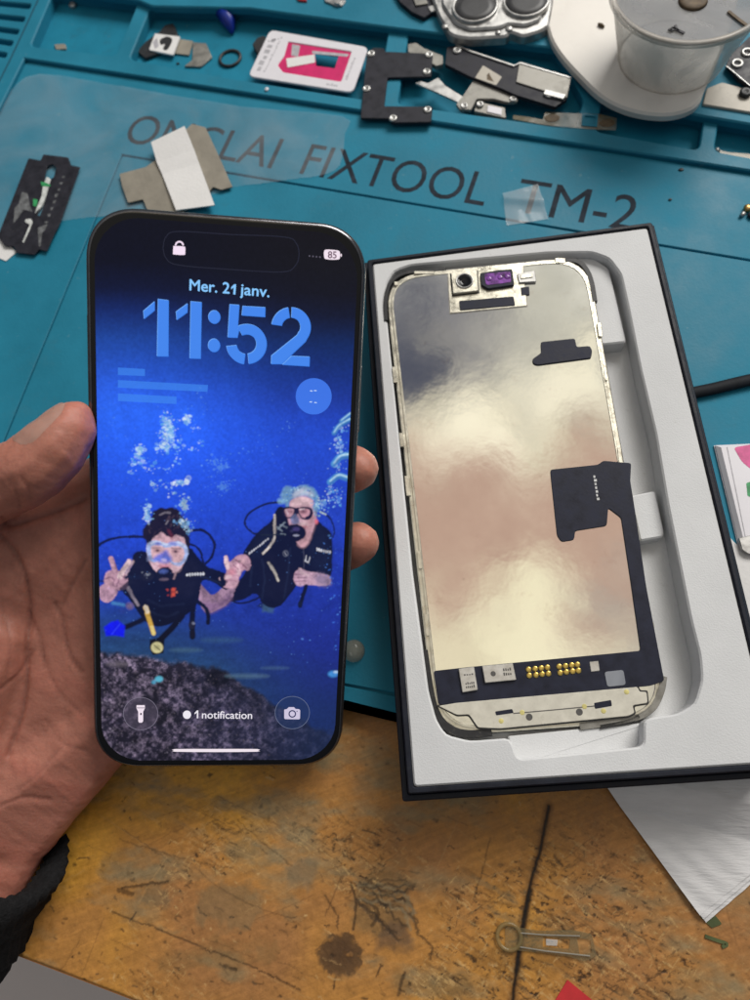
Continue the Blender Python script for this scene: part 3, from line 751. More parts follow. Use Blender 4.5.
for py, l in ((385, 9.5), (465, 9.5), (334, 5)):
    c = sc(90, py)
    pk('side_button', plate(rnd([(-PW / 2 - .55, c[1] - l), (-PW / 2 + .2, c[1] - l), (-PW / 2 + .2, c[1] + l), (-PW / 2 - .55, c[1] + l)], .3), -5.2, -2.8, bev=.3), M['graphite'])
c = sc(362, 400); pk('side_button', plate(rnd([(PW / 2 - .2, c[1] - 9), (PW / 2 + .5, c[1] - 9), (PW / 2 + .5, c[1] + 9), (PW / 2 - .2, c[1] + 9)], .3), -5.2, -2.8, bev=.3), M['graphite'])

# ---------------------------------------------------------------- the wallpaper, painted cell by cell
SX, SY = PW / 2 - 2.35, PHh / 2 - 2.45
W = Canvas(-SX - .2, SX + .2, PCY - SY - .2, PCY + SY + .2, 0.13, sc)
X, Y = W.X, W.Y
# picture coordinates (pixel rows of the survey) of every cell: invert the perspective of the tilted screen
P3 = PF.o + X[..., None] * PF.A[:, 0] + Y[..., None] * PF.A[:, 1]
UV = px_of(P3); U, Vv = UV[..., 0], UV[..., 1]
ks = np.array([205, 262, 290, 312, 340, 372, 395, 415, 440, 480, 520, 560, 600, 640, 680, 720, 770.])
lc_ = np.array([(9, 11, 26), (7, 10, 30), (9, 18, 52), (15, 38, 100), (26, 66, 152), (34, 80, 192), (40, 92, 222), (40, 96, 230), (38, 92, 230), (34, 80, 218), (32, 72, 205), (30, 64, 190), (30, 60, 165), (32, 62, 130), (30, 52, 105), (24, 40, 84), (16, 30, 64)], float)
rc_ = np.array([(16, 14, 22), (17, 17, 26), (15, 16, 30), (14, 20, 46), (14, 38, 92), (19, 46, 124), (26, 54, 150), (30, 64, 180), (32, 70, 196), (32, 66, 192), (32, 62, 182), (30, 54, 166), (28, 48, 150), (28, 44, 136), (26, 42, 122), (24, 42, 104), (20, 36, 84)], float)
tx = np.clip((U - 110) / 235, 0, 1); tx = tx * tx * (3 - 2 * tx)
vv_ = Vv - (U - 200) * .03
img = np.zeros((*X.shape, 3))
for c in range(3):
    img[..., c] = (1 - tx) * np.interp(vv_, ks, lc_[:, c]) + tx * np.interp(vv_, ks, rc_[:, c])
mid = np.exp(-((U - 190) / 85) ** 2) * np.exp(-((Vv - 440) / 75) ** 2)
img += mid[..., None] * np.array([2, 8, 22])
img *= (1 + .05 * (fbm(X, Y, 12, 5, 3) - .5))[..., None]
# light beams
bm_ = np.clip(fbm((U - .25 * Vv) * 1.0, Vv * .08, 22, 61, 3) - .5, 0, 1) * np.exp(-((Vv - 420) / 60) ** 2)
img += bm_[..., None] * np.array([10, 26, 40])
# sea floor
teal_w = np.clip((Vv - 600 - .25 * np.clip(U - 150, 0, 400)) / 55, 0, 1) * np.clip((330 - U) / 110, 0, 1)
tl = np.array([34, 66, 104.]) * (.75 + .5 * fbm(U, Vv * 2.2, 16, 31, 4))[..., None]
img = img * (1 - .8 * teal_w[..., None]) + tl * .8 * teal_w[..., None]
edge = np.interp(U, [85, 130, 165, 200, 225, 250, 280, 310, 350], [648, 652, 658, 663, 668, 686, 704, 722, 738]) + 9 * (fbm(U, Vv, 9, 8, 3) - .5)
rock_w = np.clip((Vv - edge) / 5, 0, 1)
n1 = fbm(U, Vv, 5.0, 91, 5, .72); n2 = fbm(U, Vv, 17, 47, 3)
hi = np.interp(U, [90, 170, 230, 300, 345], [1, .95, .62, .42, .28])[..., None]
rock = np.array([30, 28, 42.]) + np.clip((n1 - .40) * 3.2, 0, 1.2)[..., None] ** 1.2 * np.array([92, 80, 88.]) * hi
rock *= (.55 + .9 * n2)[..., None]
rock += np.array([0, 8, 22.]) * (1 - hi)
img = img * (1 - rock_w[..., None]) + rock * rock_w[..., None]
lowblue = np.clip((U - 255) / 80, 0, 1) * np.clip((Vv - 650) / 60, 0, 1)
img = img * (1 - .55 * lowblue[..., None]) + np.array([26, 46, 92.]) * .55 * lowblue[..., None]
W.C = lin(np.clip(img, 0, 255))
W.ell((217, 679), 13, 9, (12, 15, 30), .8, .8); W.ell((247, 676), 22, 2, (96, 128, 150), .45, .6); W.ell((275, 668), 14, 1.4, (90, 125, 150), .3, .5)
W.ell((186, 650), 16, 2, (74, 108, 130), .5, .6); W.ell((222, 640), 20, 2, (60, 96, 128), .5, .8); W.ell((118, 664), 12, 2.5, (120, 110, 120), .5, .6)
W.ell((159, 679), 4, 3, (84, 178, 206), .9, .3); W.ell((154, 682), 2.5, 2, (70, 160, 196), .8, .3); W.ell((333, 674), 5, 3.2, (70, 150, 224), .8, .4); W.ell((336, 672), 2.5, 1.2, (190, 220, 245), .8, .3)

SK, SKS, SKD = (206, 160, 176), (172, 122, 142), (126, 80, 108)
BK, BK2, BK3 = (10, 13, 27), (18, 25, 44), (34, 44, 68)
# ---- older diver on the right
W.line([(281, 502), (266, 504), (252, 511), (246, 518), (246, 526), (252, 532), (262, 535), (281, 535)], .55, (14, 18, 46), .95, .14, curve=True)
W.line([(322, 512), (330, 518), (334, 528), (333, 537)], .5, (16, 26, 78), .9, .14, curve=True)
W.line([(229, 599), (238, 603), (248, 602), (260, 597)], .6, (12, 16, 44), .9, .14, curve=True)
W.poly([(257, 606), (266, 598), (272, 600), (268, 612)], (22, 32, 66), .8, .25); W.poly([(263, 604), (276, 602), (273, 613), (262, 612)], (58, 88, 112), .75, .4)
W.poly(sp([(277, 508), (272, 520), (257, 533), (246, 548), (243, 555), (250, 563), (246, 571), (240, 580), (229, 590), (224, 596), (228, 601), (242, 600), (254, 594), (259, 596), (262, 603), (272, 607.5), (281, 605), (289, 596), (296, 586), (301, 578), (322, 580), (330, 577), (332, 556), (331, 534), (322, 524.5), (316, 521), (308, 540), (300, 546), (290, 520), (284, 508)], 4, True), BK, 1, .18)
W.poly(sp([(312, 530), (322, 527), (329, 536), (330, 560), (326, 574), (312, 566), (308, 550)], 4, True), BK2, .8, 1.2)
W.poly(sp([(258, 536), (270, 526), (272, 540), (262, 556), (250, 556)], 4, True), BK2, .8, 1.0)
W.poly(sp([(266, 556), (290, 566), (292, 588), (276, 600), (262, 590)], 4, True), (16, 17, 28), .8, 1.0)
W.line([(262, 560), (265, 580), (262, 598)], .4, BK3, .5, .3); W.line([(290, 548), (288, 575), (284, 598)], .35, BK3, .5, .3); W.line([(252, 566), (250, 586)], .4, BK3, .5, .3)
W.line([(274.6, 515), (274.6, 534), (271, 545), (262.5, 553.5)], .62, (226, 214, 204), .95, .14, curve=True)
W.line([(275.5, 520), (275.2, 534)], .2, (150, 130, 120), .6, .14)
W.line([(268.5, 563), (274, 571), (278.5, 580.5)], .75, (196, 188, 176), .9, .16, curve=True)
for i in range(10):
    t = i / 9; W.ell((249.5 + 18 * t, 553.5 - 14.5 * t), .8, 1.25, (214, 214, 222), .85, .12, 20)
W.ell((285.6, 553.5), 3, 3.4, (94, 98, 112), .8, .15); W.ell((285.6, 553.5), 2.0, 2.3, BK, .8, .15); W.line([(284.6, 552), (286.6, 555)], .25, (150, 150, 160), .8, .1)
for i in range(7): W.ell((317.3 + 2.05 * i, 549.5 + .5 * i), .95, 1.5, (226, 226, 232), .92, .12)
W.line([(306, 556), (305, 561.5), (308.5, 562.5), (310, 557)], .32, (206, 206, 214), .9, .12)
W.line([(303, 548), (304, 566), (303, 572)], .25, (70, 70, 84), .8, .14)
# head
W.poly(sp([(289, 508), (291, 500), (304, 497), (314, 502), (316.5, 516), (314, 528), (309, 541), (303, 547), (298, 544), (292, 532), (288, 520)], 5, True), SK, 1, .2)
W.poly(sp([(307, 518), (315, 516), (313, 530), (306, 543), (302, 540)], 4, True), (196, 148, 150), .7, .8)
W.poly(sp([(299, 540), (311, 535), (309, 543), (303, 548), (298, 545)], 4, True), (204, 156, 160), .8, .4)
W.poly(sp([(283, 500), (281, 494), (286, 486), (294, 488), (302, 484.5), (311, 486.5), (317, 493), (319, 502), (317, 513), (312, 508), (314, 501), (306, 496), (296, 497), (290, 502), (288, 508)], 4, True), (112, 156, 200), 1, .35, rough=.35, seed=4, rscale=1.0)
W.poly(sp([(293, 494), (300, 488), (309, 490), (313, 496), (303, 494.5), (295, 498)], 4, True), (206, 208, 226), .85, .7)
W.poly(sp([(291, 503), (296, 498), (304, 496), (312, 500), (311, 505), (300, 506), (292, 507)], 4, True), (238, 200, 206), .9, .5)
for i in range(46):
    a = random.uniform(3.3, 6.6); r = random.uniform(.75, 1.1); W.ell((301 + 17 * r * math.cos(a), 503 + 15 * r * math.sin(a)), random.uniform(.5, 1.3), random.uniform(.4, .9), random.choice([(60, 130, 210), (150, 205, 235), (190, 225, 240), (70, 110, 170)]), .75, .15, random.uniform(0, 180))
for i in range(26): W.ell((318 + random.gauss(0, 3), 506 + random.gauss(0, 5)), random.uniform(.4, 1.4), random.uniform(.4, 1.0), random.choice([(170, 215, 235), (110, 175, 225), (210, 232, 240)]), .75, .15)
W.ell((281, 501), 3.5, 2.6, (150, 205, 236), .75, .5); W.line([(320, 512), (326, 514.5)], .5, (205, 225, 240), .9, .15)
W.poly(sp([(283, 508), (290, 506.5), (297, 508), (303, 506.8), (311, 508), (313, 514), (309, 519.5), (302, 519), (298, 514), (294, 519), (286, 517.5), (282.5, 513)], 4, True), (26, 20, 44), 1, .18)
W.poly(sp([(285, 509.5), (293.5, 509), (292.5, 515.5), (290, 517.5), (286.5, 515.5)], 4, True), (214, 164, 176), 1, .2)
W.poly(sp([(299.5, 508.6), (309, 509.4), (309, 515), (303, 517.6), (300, 514)], 4, True), (206, 152, 164), 1, .2)
W.ell((304, 511.5), 2.6, 1.6, (120, 70, 84), .8, .4); W.ell((290, 511.5), 2, 1.4, (140, 84, 96), .7, .4); W.line([(300, 509.5), (304, 509)], .3, (240, 225, 232), .8, .2); W.line([(286, 510), (288, 514)], .3, (240, 225, 232), .6, .2)
W.poly(sp([(295, 514), (299, 519), (299, 524), (292, 524), (291, 519)], 4, True), (120, 128, 170), .9, .3)
W.ell((303, 524), 4, 3, (240, 206, 206), .7, .7); W.ell((304, 527), 3, 1.3, (226, 130, 140), .7, .4)
W.ell((316.4, 521.5), 1.8, 2.8, (226, 112, 126), .95, .3)
W.poly(sp([(289, 526), (296, 524.5), (303, 527), (306, 533), (302, 539), (294, 541), (288, 534)], 4, True), (14, 12, 26), 1, .2)
W.ell((296, 529), 3.6, 2.0, (70, 60, 112), .9, .3); W.ell((296, 535), 3.0, 1.0, (164, 166, 186), .9, .2); W.ell((292, 531), 1.6, 1.2, (54, 54, 84), .8, .2)
for a, b in (((278, 529), (285, 522.5)), ((277, 527), (282, 531)), ((281, 525), (287, 527.5)), ((281, 534), (285, 534.5))): W.line([a, b], .45, (128, 140, 150), .85, .14)
W.line([(262, 535), (284, 535)], .4, (26, 34, 40), 1, .1)
# folded forearm, hand
W.poly(sp([(294, 576), (296, 571), (301, 569.5), (307, 571), (316, 572.5), (324, 574), (330, 577), (330, 584), (322, 585.5), (308, 585), (298, 586), (294, 581)], 4, True), (206, 166, 184), 1, .2)
W.poly(sp([(316, 573.5), (325, 575), (330, 578), (330, 585), (320, 585.5), (315, 580)], 4, True), (124, 112, 142), .75, .8, rough=.5, rscale=1.2)
for yy in (574.5, 578.2, 581.8): W.line([(294.5, yy), (306, yy - .6)], .25, (140, 96, 116), .8, .14)
W.line([(300, 569.5), (302, 573), (308, 575)], .9, (226, 190, 200), .9, .2)
W.line([(306, 586), (303, 596), (300, 606)], 1.1, BK, 1, .2); W.ell((300, 604), 2, 3, BK2, 1, .2)
def foam_mask(c, rx, ry, sc_, thr, seed, col, a):
    sl = W.win(np.array([sc(c[0] - rx, c[1] - ry), sc(c[0] + rx, c[1] + ry)]), .5)
    u, v = U[sl], Vv[sl]; fall = np.clip(1.25 - np.hypot((u - c[0]) / rx, (v - c[1]) / ry), 0, 1)
    nn = fbm(u, v, sc_, seed, 4, .7); W.blend(sl, a * np.clip((nn * fall - thr) * 7, 0, 1), col)
# ---- boy on the left
W.line([(92, 550), (101, 543.5), (112, 538.8), (126, 536.6), (150, 537)], .72, (10, 14, 42), .95, .14, curve=True)
W.line([(187, 531.5), (200, 530), (209, 534.5), (214.5, 545), (212, 556), (205, 564)], .72, (10, 12, 36), .95, .14, curve=True)
W.line([(190, 544), (197, 547), (201.5, 554), (203, 563)], .6, (10, 12, 36), .95, .14, curve=True)
W.line([(94, 581), (104, 581)], .6, (14, 26, 80), .8, .2)
W.poly(sp([(199, 584), (206, 590), (212, 595), (220, 590), (230, 584), (236, 586), (230, 602), (219, 609), (208, 613), (200, 604)], 3, True), (176, 140, 164), 1, .2)
W.poly(sp([(203, 602), (218, 602), (230, 594), (230, 602), (219, 609), (208, 613)], 3, True), (128, 96, 132), .8, .8)
W.poly(sp([(134, 553), (146.5, 552), (152, 560), (166, 570), (181, 566), (189.5, 548), (197, 556), (206, 566), (216, 570), (228, 575), (233, 582), (226, 590), (216, 584), (207, 580), (201, 583), (199, 600), (190, 612), (181, 617.5), (170, 624), (157, 626.5), (145, 621), (138, 612), (130, 600), (123, 591), (126, 576), (132, 566)], 3, True), BK, 1, .18)
W.poly(sp([(176, 572), (192, 560), (200, 572), (196, 592), (184, 598), (176, 590)], 4, True), (20, 21, 34), .8, 1.0)
W.poly(sp([(134, 556), (146, 556), (148, 576), (140, 590), (130, 584)], 4, True), (18, 19, 32), .8, 1.0)
W.line([(148, 600), (160, 606), (184, 604)], .4, BK3, .4, .4); W.line([(150, 612), (166, 617), (178, 612)], .4, BK3, .4, .4); W.line([(199, 575), (222, 584)], .4, BK3, .6, .3)
W.line([(147, 617), (138, 622), (126, 627)], 1.5, (12, 14, 30), 1, .3); W.line([(193, 600), (204, 606), (208, 614), (208, 623)], 1.1, BK, 1, .2, curve=True)
W.line([(193.5, 604), (192, 622), (192.5, 637)], 1.5, BK, 1, .25); W.ell((192, 625), 3.4, 4, (30, 30, 44), 1, .2); W.ell((193.5, 623.5), 1.6, 1.2, (120, 124, 146), .9, .2); W.ell((192.6, 634), 2.6, 4, (18, 18, 30), 1, .2)
W.line([(182, 616), (172, 628), (162, 638)], 1.7, (11, 12, 22), 1, .25)
W.poly([(104, 627), (111, 622), (118, 620), (125, 626), (124, 637), (115, 635.5), (106, 636)], (14, 22, 232), 1, .3); W.line([(112, 634), (120, 624)], .3, (50, 70, 250), .7, .2)
W.line([(113, 603), (124, 605)], .8, (84, 150, 200), .7, .4); W.ell((130, 606), 3.2, 3, (150, 124, 150), .8, .5); W.ell((123, 611), 3, 2.4, (40, 60, 140), .8, .5)
W.line([(128, 587), (132, 595), (138, 605)], .8, (152, 140, 150), .9, .2); W.line([(145.5, 608), (148, 616), (153.5, 633)], 1.25, (206, 164, 66), 1, .2); W.line([(145.5, 607), (147, 612)], 1.1, (214, 200, 180), .9, .2); W.line([(151.8, 627), (153.8, 634)], .9, (226, 206, 130), .9, .2)
W.poly([(150, 640), (160, 637), (164.5, 640), (163.5, 653), (153, 655), (149.5, 648)], (12, 12, 20), 1, .2); W.ell((157, 647.5), 6.0, 5.6, (206, 198, 148), 1, .25); W.ell((157, 647.5), 3.2, 2.6, (150, 146, 104), .7, .4); W.line([(154, 645), (160, 650)], .3, (90, 84, 60), .8, .15)
# peace sign
W.poly(sp([(98.5, 592), (101, 586), (108, 583), (117, 588), (116, 596), (109, 602), (101, 600)], 4, True), (202, 158, 178), 1, .2)
W.poly(sp([(104, 577), (108, 571), (116, 570), (124, 572), (128, 579), (127, 587), (119, 590), (110, 588), (105, 584)], 4, True), SK, 1, .2)
W.line([(111, 558.5), (113.5, 566), (116.5, 575)], 1.35, SK, 1, .18); W.line([(129, 561.5), (124.5, 568), (120, 577)], 1.4, (238, 206, 208), 1, .18); W.line([(133, 561), (129, 568), (126, 574)], .7, (200, 170, 176), .9, .2)
W.line([(113.2, 559), (117.5, 572)], .2, SKD, .6, .2); W.line([(120, 578), (117, 586)], .3, SKD, .8, .25); W.line([(106, 579), (110, 577), (114, 580), (113, 586)], .3, SKD, .85, .2, curve=True); W.line([(122, 576), (126, 580)], .25, SKD, .6, .2); W.ell((110, 582), 3, 3.4, (214, 166, 176), .6, .6)
W.line([(122, 589), (130, 582)], 1.2, (22, 24, 36), .9, .25)
# head
W.poly(sp([(148, 540), (156, 530), (172, 530), (186, 538), (187, 555), (181, 567), (172, 574), (160, 574), (151, 565), (147, 554)], 5, True), (226, 186, 196), 1, .2)
W.poly(sp([(152, 540), (160, 532), (172, 532), (182, 540), (178, 544), (160, 543)], 4, True), (214, 168, 178), .8, .7)
W.poly(sp([(147, 545), (143, 532), (147, 524), (152, 518), (154, 510.5), (164, 508), (177, 508.5), (182, 516), (188, 524), (190, 535), (189.5, 552), (186, 545), (183, 537), (176, 535.5), (171, 538), (164, 533.5), (156, 535), (152, 540), (149, 548)], 4, True), (26, 18, 24), 1, .25, rough=.5, seed=9, rscale=1.2)
for i in range(34):
    x = random.uniform(148, 187); y = random.uniform(511, 533); W.line([(x, y), (x + random.uniform(-3, 3), y + random.uniform(1, 5))], .3, random.choice([(60, 44, 48), (84, 66, 70), (14, 10, 16)]), .6, .2)
W.line([(160, 515), (165, 512.5), (170, 513)], .4, (150, 140, 150), .8, .2); W.line([(166, 524), (168, 521)], .3, (180, 170, 180), .7, .2); W.line([(169, 531), (172, 538)], .8, (120, 44, 50), .6, .4)
mo = sp([(147.5, 543), (156, 540.5), (167, 543), (178, 541.5), (187, 546), (188.5, 554), (184, 562.5), (176, 566), (169, 560.5), (165, 559), (160, 561), (152, 562), (147, 555)], 4, True)
W.poly(mo, (172, 190, 236), 1, .2)
W.poly(sp([(151.5, 546.5), (158, 545), (167, 547.5), (178, 546), (184, 549.5), (184.5, 555), (181, 560.5), (174, 562), (169, 557), (165, 555.5), (160, 558), (153, 559), (150.5, 553)], 4, True), (228, 184, 188), 1, .25)
W.line([(150, 543.5), (158, 541.6), (167, 544), (178, 542.8), (185, 546.5)], .45, (214, 222, 244), .9, .2, curve=True)
W.ell((157.5, 550.5), 3.4, 1.5, (124, 78, 84), .85, .5); W.ell((175.5, 551.5), 3.4, 1.5, (116, 72, 80), .85, .5); W.ell((157.5, 550.5), 1.3, 1.0, (40, 22, 30), .9, .25); W.ell((175.5, 551.6), 1.3, 1.0, (40, 22, 30), .9, .25)
W.line([(153, 548), (160, 547.6)], .4, (70, 44, 52), .7, .3); W.line([(172, 548.6), (180, 548.6)], .4, (70, 44, 52), .7, .3)
W.poly(sp([(161, 553), (166, 550), (169, 554), (172, 560), (166, 563), (158, 562), (153, 559)], 4, True), (92, 108, 214), .9, .5); W.ell((164, 560), 2.6, 1.8, (206, 190, 226), .8, .4); W.ell((158, 543.5), 3, 1.6, (92, 92, 206), .7, .4); W.ell((173, 543.5), 4, 1.7, (78, 84, 200), .7, .4)
W.ell((149, 558.5), 2.6, 2.6, (120, 132, 170), .8, .4); W.ell((165, 566), 6.5, 2.0, (226, 150, 168), .9, .5); W.ell((165, 567.5), 4, .8, (180, 92, 112), .8, .3); W.ell((176, 568), 3.6, 3, (216, 176, 180), .8, .7)
W.line([(150, 577), (140, 577), (126, 577.5)], 1.0, BK2, 1, .25); W.ell((147, 576), 7.2, 5.2, (24, 25, 36), 1, .25)
for i in range(20): W.ell((147 + random.gauss(0, 2.6), 575.5 + random.gauss(0, 1.6)), random.uniform(.4, 1), random.uniform(.3, .8), random.choice([(150, 156, 170), (96, 100, 116), (196, 200, 210), (30, 30, 42)]), .85, .12)
W.poly(sp([(157, 571), (162, 567.5), (168, 567.5), (172.5, 571), (173, 578), (168, 582), (160, 581.5), (156.5, 577)], 4, True), (15, 16, 26), 1, .2); W.ell((163.5, 571.5), 4.4, 2.1, (74, 92, 158), .95, .4); W.ell((164, 579.5), 4.4, 1.0, (130, 110, 124), .8, .3); W.line([(176, 572), (174, 579)], .45, (196, 160, 164), .85, .2)
for i in range(7): W.ell((187.2 + 2.7 * i, 574.6 - .12 * i + (.5 if i < 2 else 0)), 1.25, 1.55, (226, 228, 234), .95, .12)
W.poly([(171.5, 589), (176, 588.4), (175.4, 596), (171, 596.5)], (216, 84, 50), .95, .25, rough=.4); W.ell((167.3, 590), 1.4, 1.2, (206, 74, 46), .9, .2); W.ell((168, 595), 1.1, .9, (180, 60, 44), .8, .2); W.ell((177, 592), 1.0, 1.2, (226, 130, 96), .8, .2)
# clasped hands between the two
W.poly(sp([(220.5, 578), (225, 575), (226.5, 569), (224, 559), (227, 555.6), (230, 562), (235, 557), (241, 554.5), (247, 556), (250.5, 562), (249, 570), (243, 571), (240, 577), (238, 584), (233, 588.5), (224, 587), (228, 581)], 4, True), SK, 1, .2)
W.line([(225.5, 557), (228, 568)], 1.1, (240, 206, 212), 1, .18); W.line([(221, 578.5), (230, 576.5)], 1.1, (236, 200, 208), 1, .2); W.line([(238, 566), (239, 574)], 1.0, (230, 190, 200), 1, .2)
W.ell((232, 572), 3.6, 3.4, (206, 132, 146), .8, .6); W.line([(236, 560), (242, 564), (246, 568)], .45, (150, 98, 116), .85, .2); W.line([(233, 565), (238, 569)], .35, (150, 98, 116), .8, .2); W.ell((243, 561), 3, 2.4, (216, 172, 178), .7, .5); W.ell((239.5, 561.5), 1.7, 1.7, (110, 92, 96), .8, .25); W.ell((231, 584), 5, 3, (210, 166, 180), .8, .8); W.line([(226, 580), (236, 581)], .3, (150, 98, 116), .6, .25)
W.line([(214, 572), (222, 576), (224, 584)], 1.3, BK, 1, .2)
# bubbles
def cloud(cx, cy, rx, ry, n, big=1.0, a=.8, pal=((150, 205, 240), (190, 225, 245), (120, 180, 235), (225, 240, 250), (96, 170, 226))):
    for i in range(n):
        x, y = cx + random.gauss(0, rx * .5), cy + random.gauss(0, ry * .5)
        r = min(2.2, random.expovariate(1 / .55) + .28) * big; e = random.uniform(.5, 1)
        W.ell((x, y), r, r * e, random.choice(pal), a * random.uniform(.4, 1), .13, random.uniform(-30, 30))
        if r > .9 and random.random() < .6: W.ell((x + .2, y + .2), r * .55, r * e * .5, (48, 104, 220), .55, .15)
FA = ((86, 142, 232), (110, 165, 238), (70, 128, 228))
for q in [(167, 420, 7, 8, 60), (169, 432, 8, 12, 110), (163, 446, 10, 8, 70), (176, 444, 9, 9, 40), (186.5, 420, 6, 6, 34), (195, 428, 6, 6, 10), (139.5, 449, 7, 7, 44), (138, 461, 9, 6, 34), (150, 467, 12, 5, 26), (133, 472, 6, 2, 8), (176, 458, 5, 6, 12), (168, 469, 7, 3, 12), (200, 444, 4, 4, 10), (192, 450, 8, 3, 8), (157, 484, 14, 6, 18), (172, 493, 5, 6, 16), (184, 503, 6, 9, 60), (147, 505, 3, 6, 18), (148, 515, 5, 9, 40), (183, 523, 9, 6, 60), (188, 530, 5, 5, 18)]: cloud(*q)
for q in [(176, 483, 4, 4, 24), (186, 482, 5, 3, 18), (186, 419, 4, 3, 10), (147, 519, 3, 4, 10)]: cloud(*q, big=1.35, a=.95, pal=((214, 228, 246), (235, 242, 250), (186, 208, 240)))
for q in [(219, 464, 16, 14, 70), (224, 487, 12, 10, 50), (245, 452, 24, 16, 16), (270, 446, 16, 10, 10), (286, 424, 8, 6, 8), (200, 404, 10, 14, 20), (330, 560, 10, 60, 40), (338, 600, 7, 70, 40), (300, 640, 24, 30, 14), (115, 425, 14, 20, 14)]: cloud(*q, big=.62, a=.7, pal=FA)
for q in [(339, 444, 7, 9, 60), (324, 503, 7, 7, 46), (337, 500, 8, 12, 40), (341, 428, 7, 6, 34), (333, 490, 8, 5, 30), (338, 466, 8, 5, 24)]: cloud(*q, big=.85)
for pts, w in (([(334, 433), (339, 426), (347, 421), (352, 419)], 1.0), ([(334, 464), (340, 457), (350, 455)], 1.6), ([(330, 482), (338, 476), (347, 478)], 1.5), ([(341, 421), (350, 414)], .7)):
    W.line(pts, w, (92, 170, 220), .85, .35, curve=True); W.line([(x + .5, y - 1) for x, y in pts], w * .35, (190, 225, 242), .85, .2, curve=True); W.line([(x, y + 1.8) for x, y in pts], w * .5, (44, 92, 170), .7, .3, curve=True)
for i in range(260):
    x = random.uniform(95, 352); y = random.uniform(400, 640); r = random.choice([.25, .3, .4]); W.ell((x, y), r, r, (110, 160, 240), random.uniform(.1, .55), .12)
for c, rx, ry in (((168, 431), 13, 22), ((164, 446), 14, 11), ((187, 420), 9, 9), ((139, 452), 9, 13), ((184, 505), 8, 13), ((147, 514), 6, 13), ((181, 483), 9, 6), ((185, 524), 10, 8)):
    foam_mask(c, rx, ry, 4.5, .40, int(c[0]), (120, 178, 232), .75); foam_mask(c, rx, ry, 2.4, .46, int(c[1]), (196, 222, 240), .8)
for c, rx, ry in (((220, 465), 18, 14), ((224, 488), 14, 11), ((339, 444), 9, 10), ((337, 500), 10, 12), ((324, 504), 8, 8)): foam_mask(c, rx, ry, 3.2, .44, int(c[1]) + 5, (86, 140, 226), .6)
# speckle on the rocks
for i in range(700):
    y = random.uniform(655, 755); x = random.uniform(94, 260) if random.random() < .8 else random.uniform(94, 340)
    if y < np.interp(x, [94, 165, 225, 280, 345], [657, 664, 676, 712, 742]): continue
    r = random.uniform(.35, 1.1); k = np.interp(x, [94, 200, 345], [1, .75, .35])
    W.ell((x, y), r, r * random.uniform(.5, 1), tuple(np.array(random.choice([(140, 130, 146), (20, 18, 28), (112, 102, 116), (14, 14, 24), (92, 80, 92)])) * k), random.uniform(.25, .75), .15, random.uniform(0, 180))

gx = fbm(W.X, W.Y, .55, 301, 2) - .5; gy = fbm(W.X, W.Y, 2.2, 303, 3) - .5
fig = np.clip(1 - np.abs(UV[..., 1] - 570) / 75, 0, 1)
W.C = np.clip(W.C * (1 + .34 * gx + .55 * gy * np.clip(fig * 2, 0, 1))[..., None], 0, 1) + .0015
def warped(cv, C, amp, sc_, seed, w=1.0):
    dx = (fbm(cv.X, cv.Y, sc_, seed, 3) - .5) * 2 * amp * w / cv.st; dy = (fbm(cv.X, cv.Y, sc_, seed + 5, 3) - .5) * 2 * amp * w / cv.st
    jj, ii = np.mgrid[0:C.shape[0], 0:C.shape[1]]
    return C[np.clip(np.rint(jj + dy), 0, C.shape[0] - 1).astype(int), np.clip(np.rint(ii + dx), 0, C.shape[1] - 1).astype(int)]
fz_ = np.clip(1.6 - np.abs(UV[..., 1] - 560) / 60, 0, 1)
W.C = warped(W, W.C, .22, 2.0, 401, fz_); W.C = warped(W, W.C, .12, .45, 421, fz_)
# water between the lens and the divers: they take on some of its blue, and the flash falls off over faces and suits
fl_ = fbm(UV[..., 0], UV[..., 1], 8, 431, 5, .65); body_ = fz_ * np.clip((W.C[..., 0] - .05) * 9, 0, 1)
W.C *= (1 - body_ * np.clip((.62 - fl_) * 1.5, 0, .5))[..., None]
W.C = W.C * (1 - .07 * fz_[..., None]) + lin((30, 62, 170)) * .07 * fz_[..., None]
def blur(C, k):
    for ax_ in (0, 1):
        C = (C + k * (np.roll(C, 1, ax_) + np.roll(C, -1, ax_))) / (1 + 2 * k)
    return C
W.C = blur(W.C, .55)
M['screen'] = mat('lit screen', (0, 0, 0), rough=0.12, attr='paint', emit=1.0, spec=0.09)
ny, nx = W.X.shape; id_ = np.arange(ny * nx).reshape(ny, nx)
RS = PR - 2.2
qx = np.abs(W.X) - (SX - RS); qy = np.abs(W.Y - PCY) - (SY - RS)
ins = np.hypot(np.clip(qx, 0, None), np.clip(qy, 0, None)) <= RS
ins &= (np.abs(W.X) <= SX) & (np.abs(W.Y - PCY) <= SY)
kp = ins[:-1, :-1] & ins[1:, 1:] & ins[:-1, 1:] & ins[1:, :-1]
F = np.stack([id_[:-1, :-1], id_[:-1, 1:], id_[1:, 1:], id_[1:, :-1]], -1)[kp]
u = np.zeros(ny * nx, bool); u[F.ravel()] = True; rm = np.cumsum(u) - 1
screen = mk('screen', np.c_[W.X.ravel(), W.Y.ravel(), np.full(ny * nx, .02)][u], rm[F].tolist(), M['screen'], phone, local=True, colors=W.C.reshape(-1, 3)[u])
screen['label'] = 'lit lock screen with a photo of two scuba divers making hand signs in blue water'
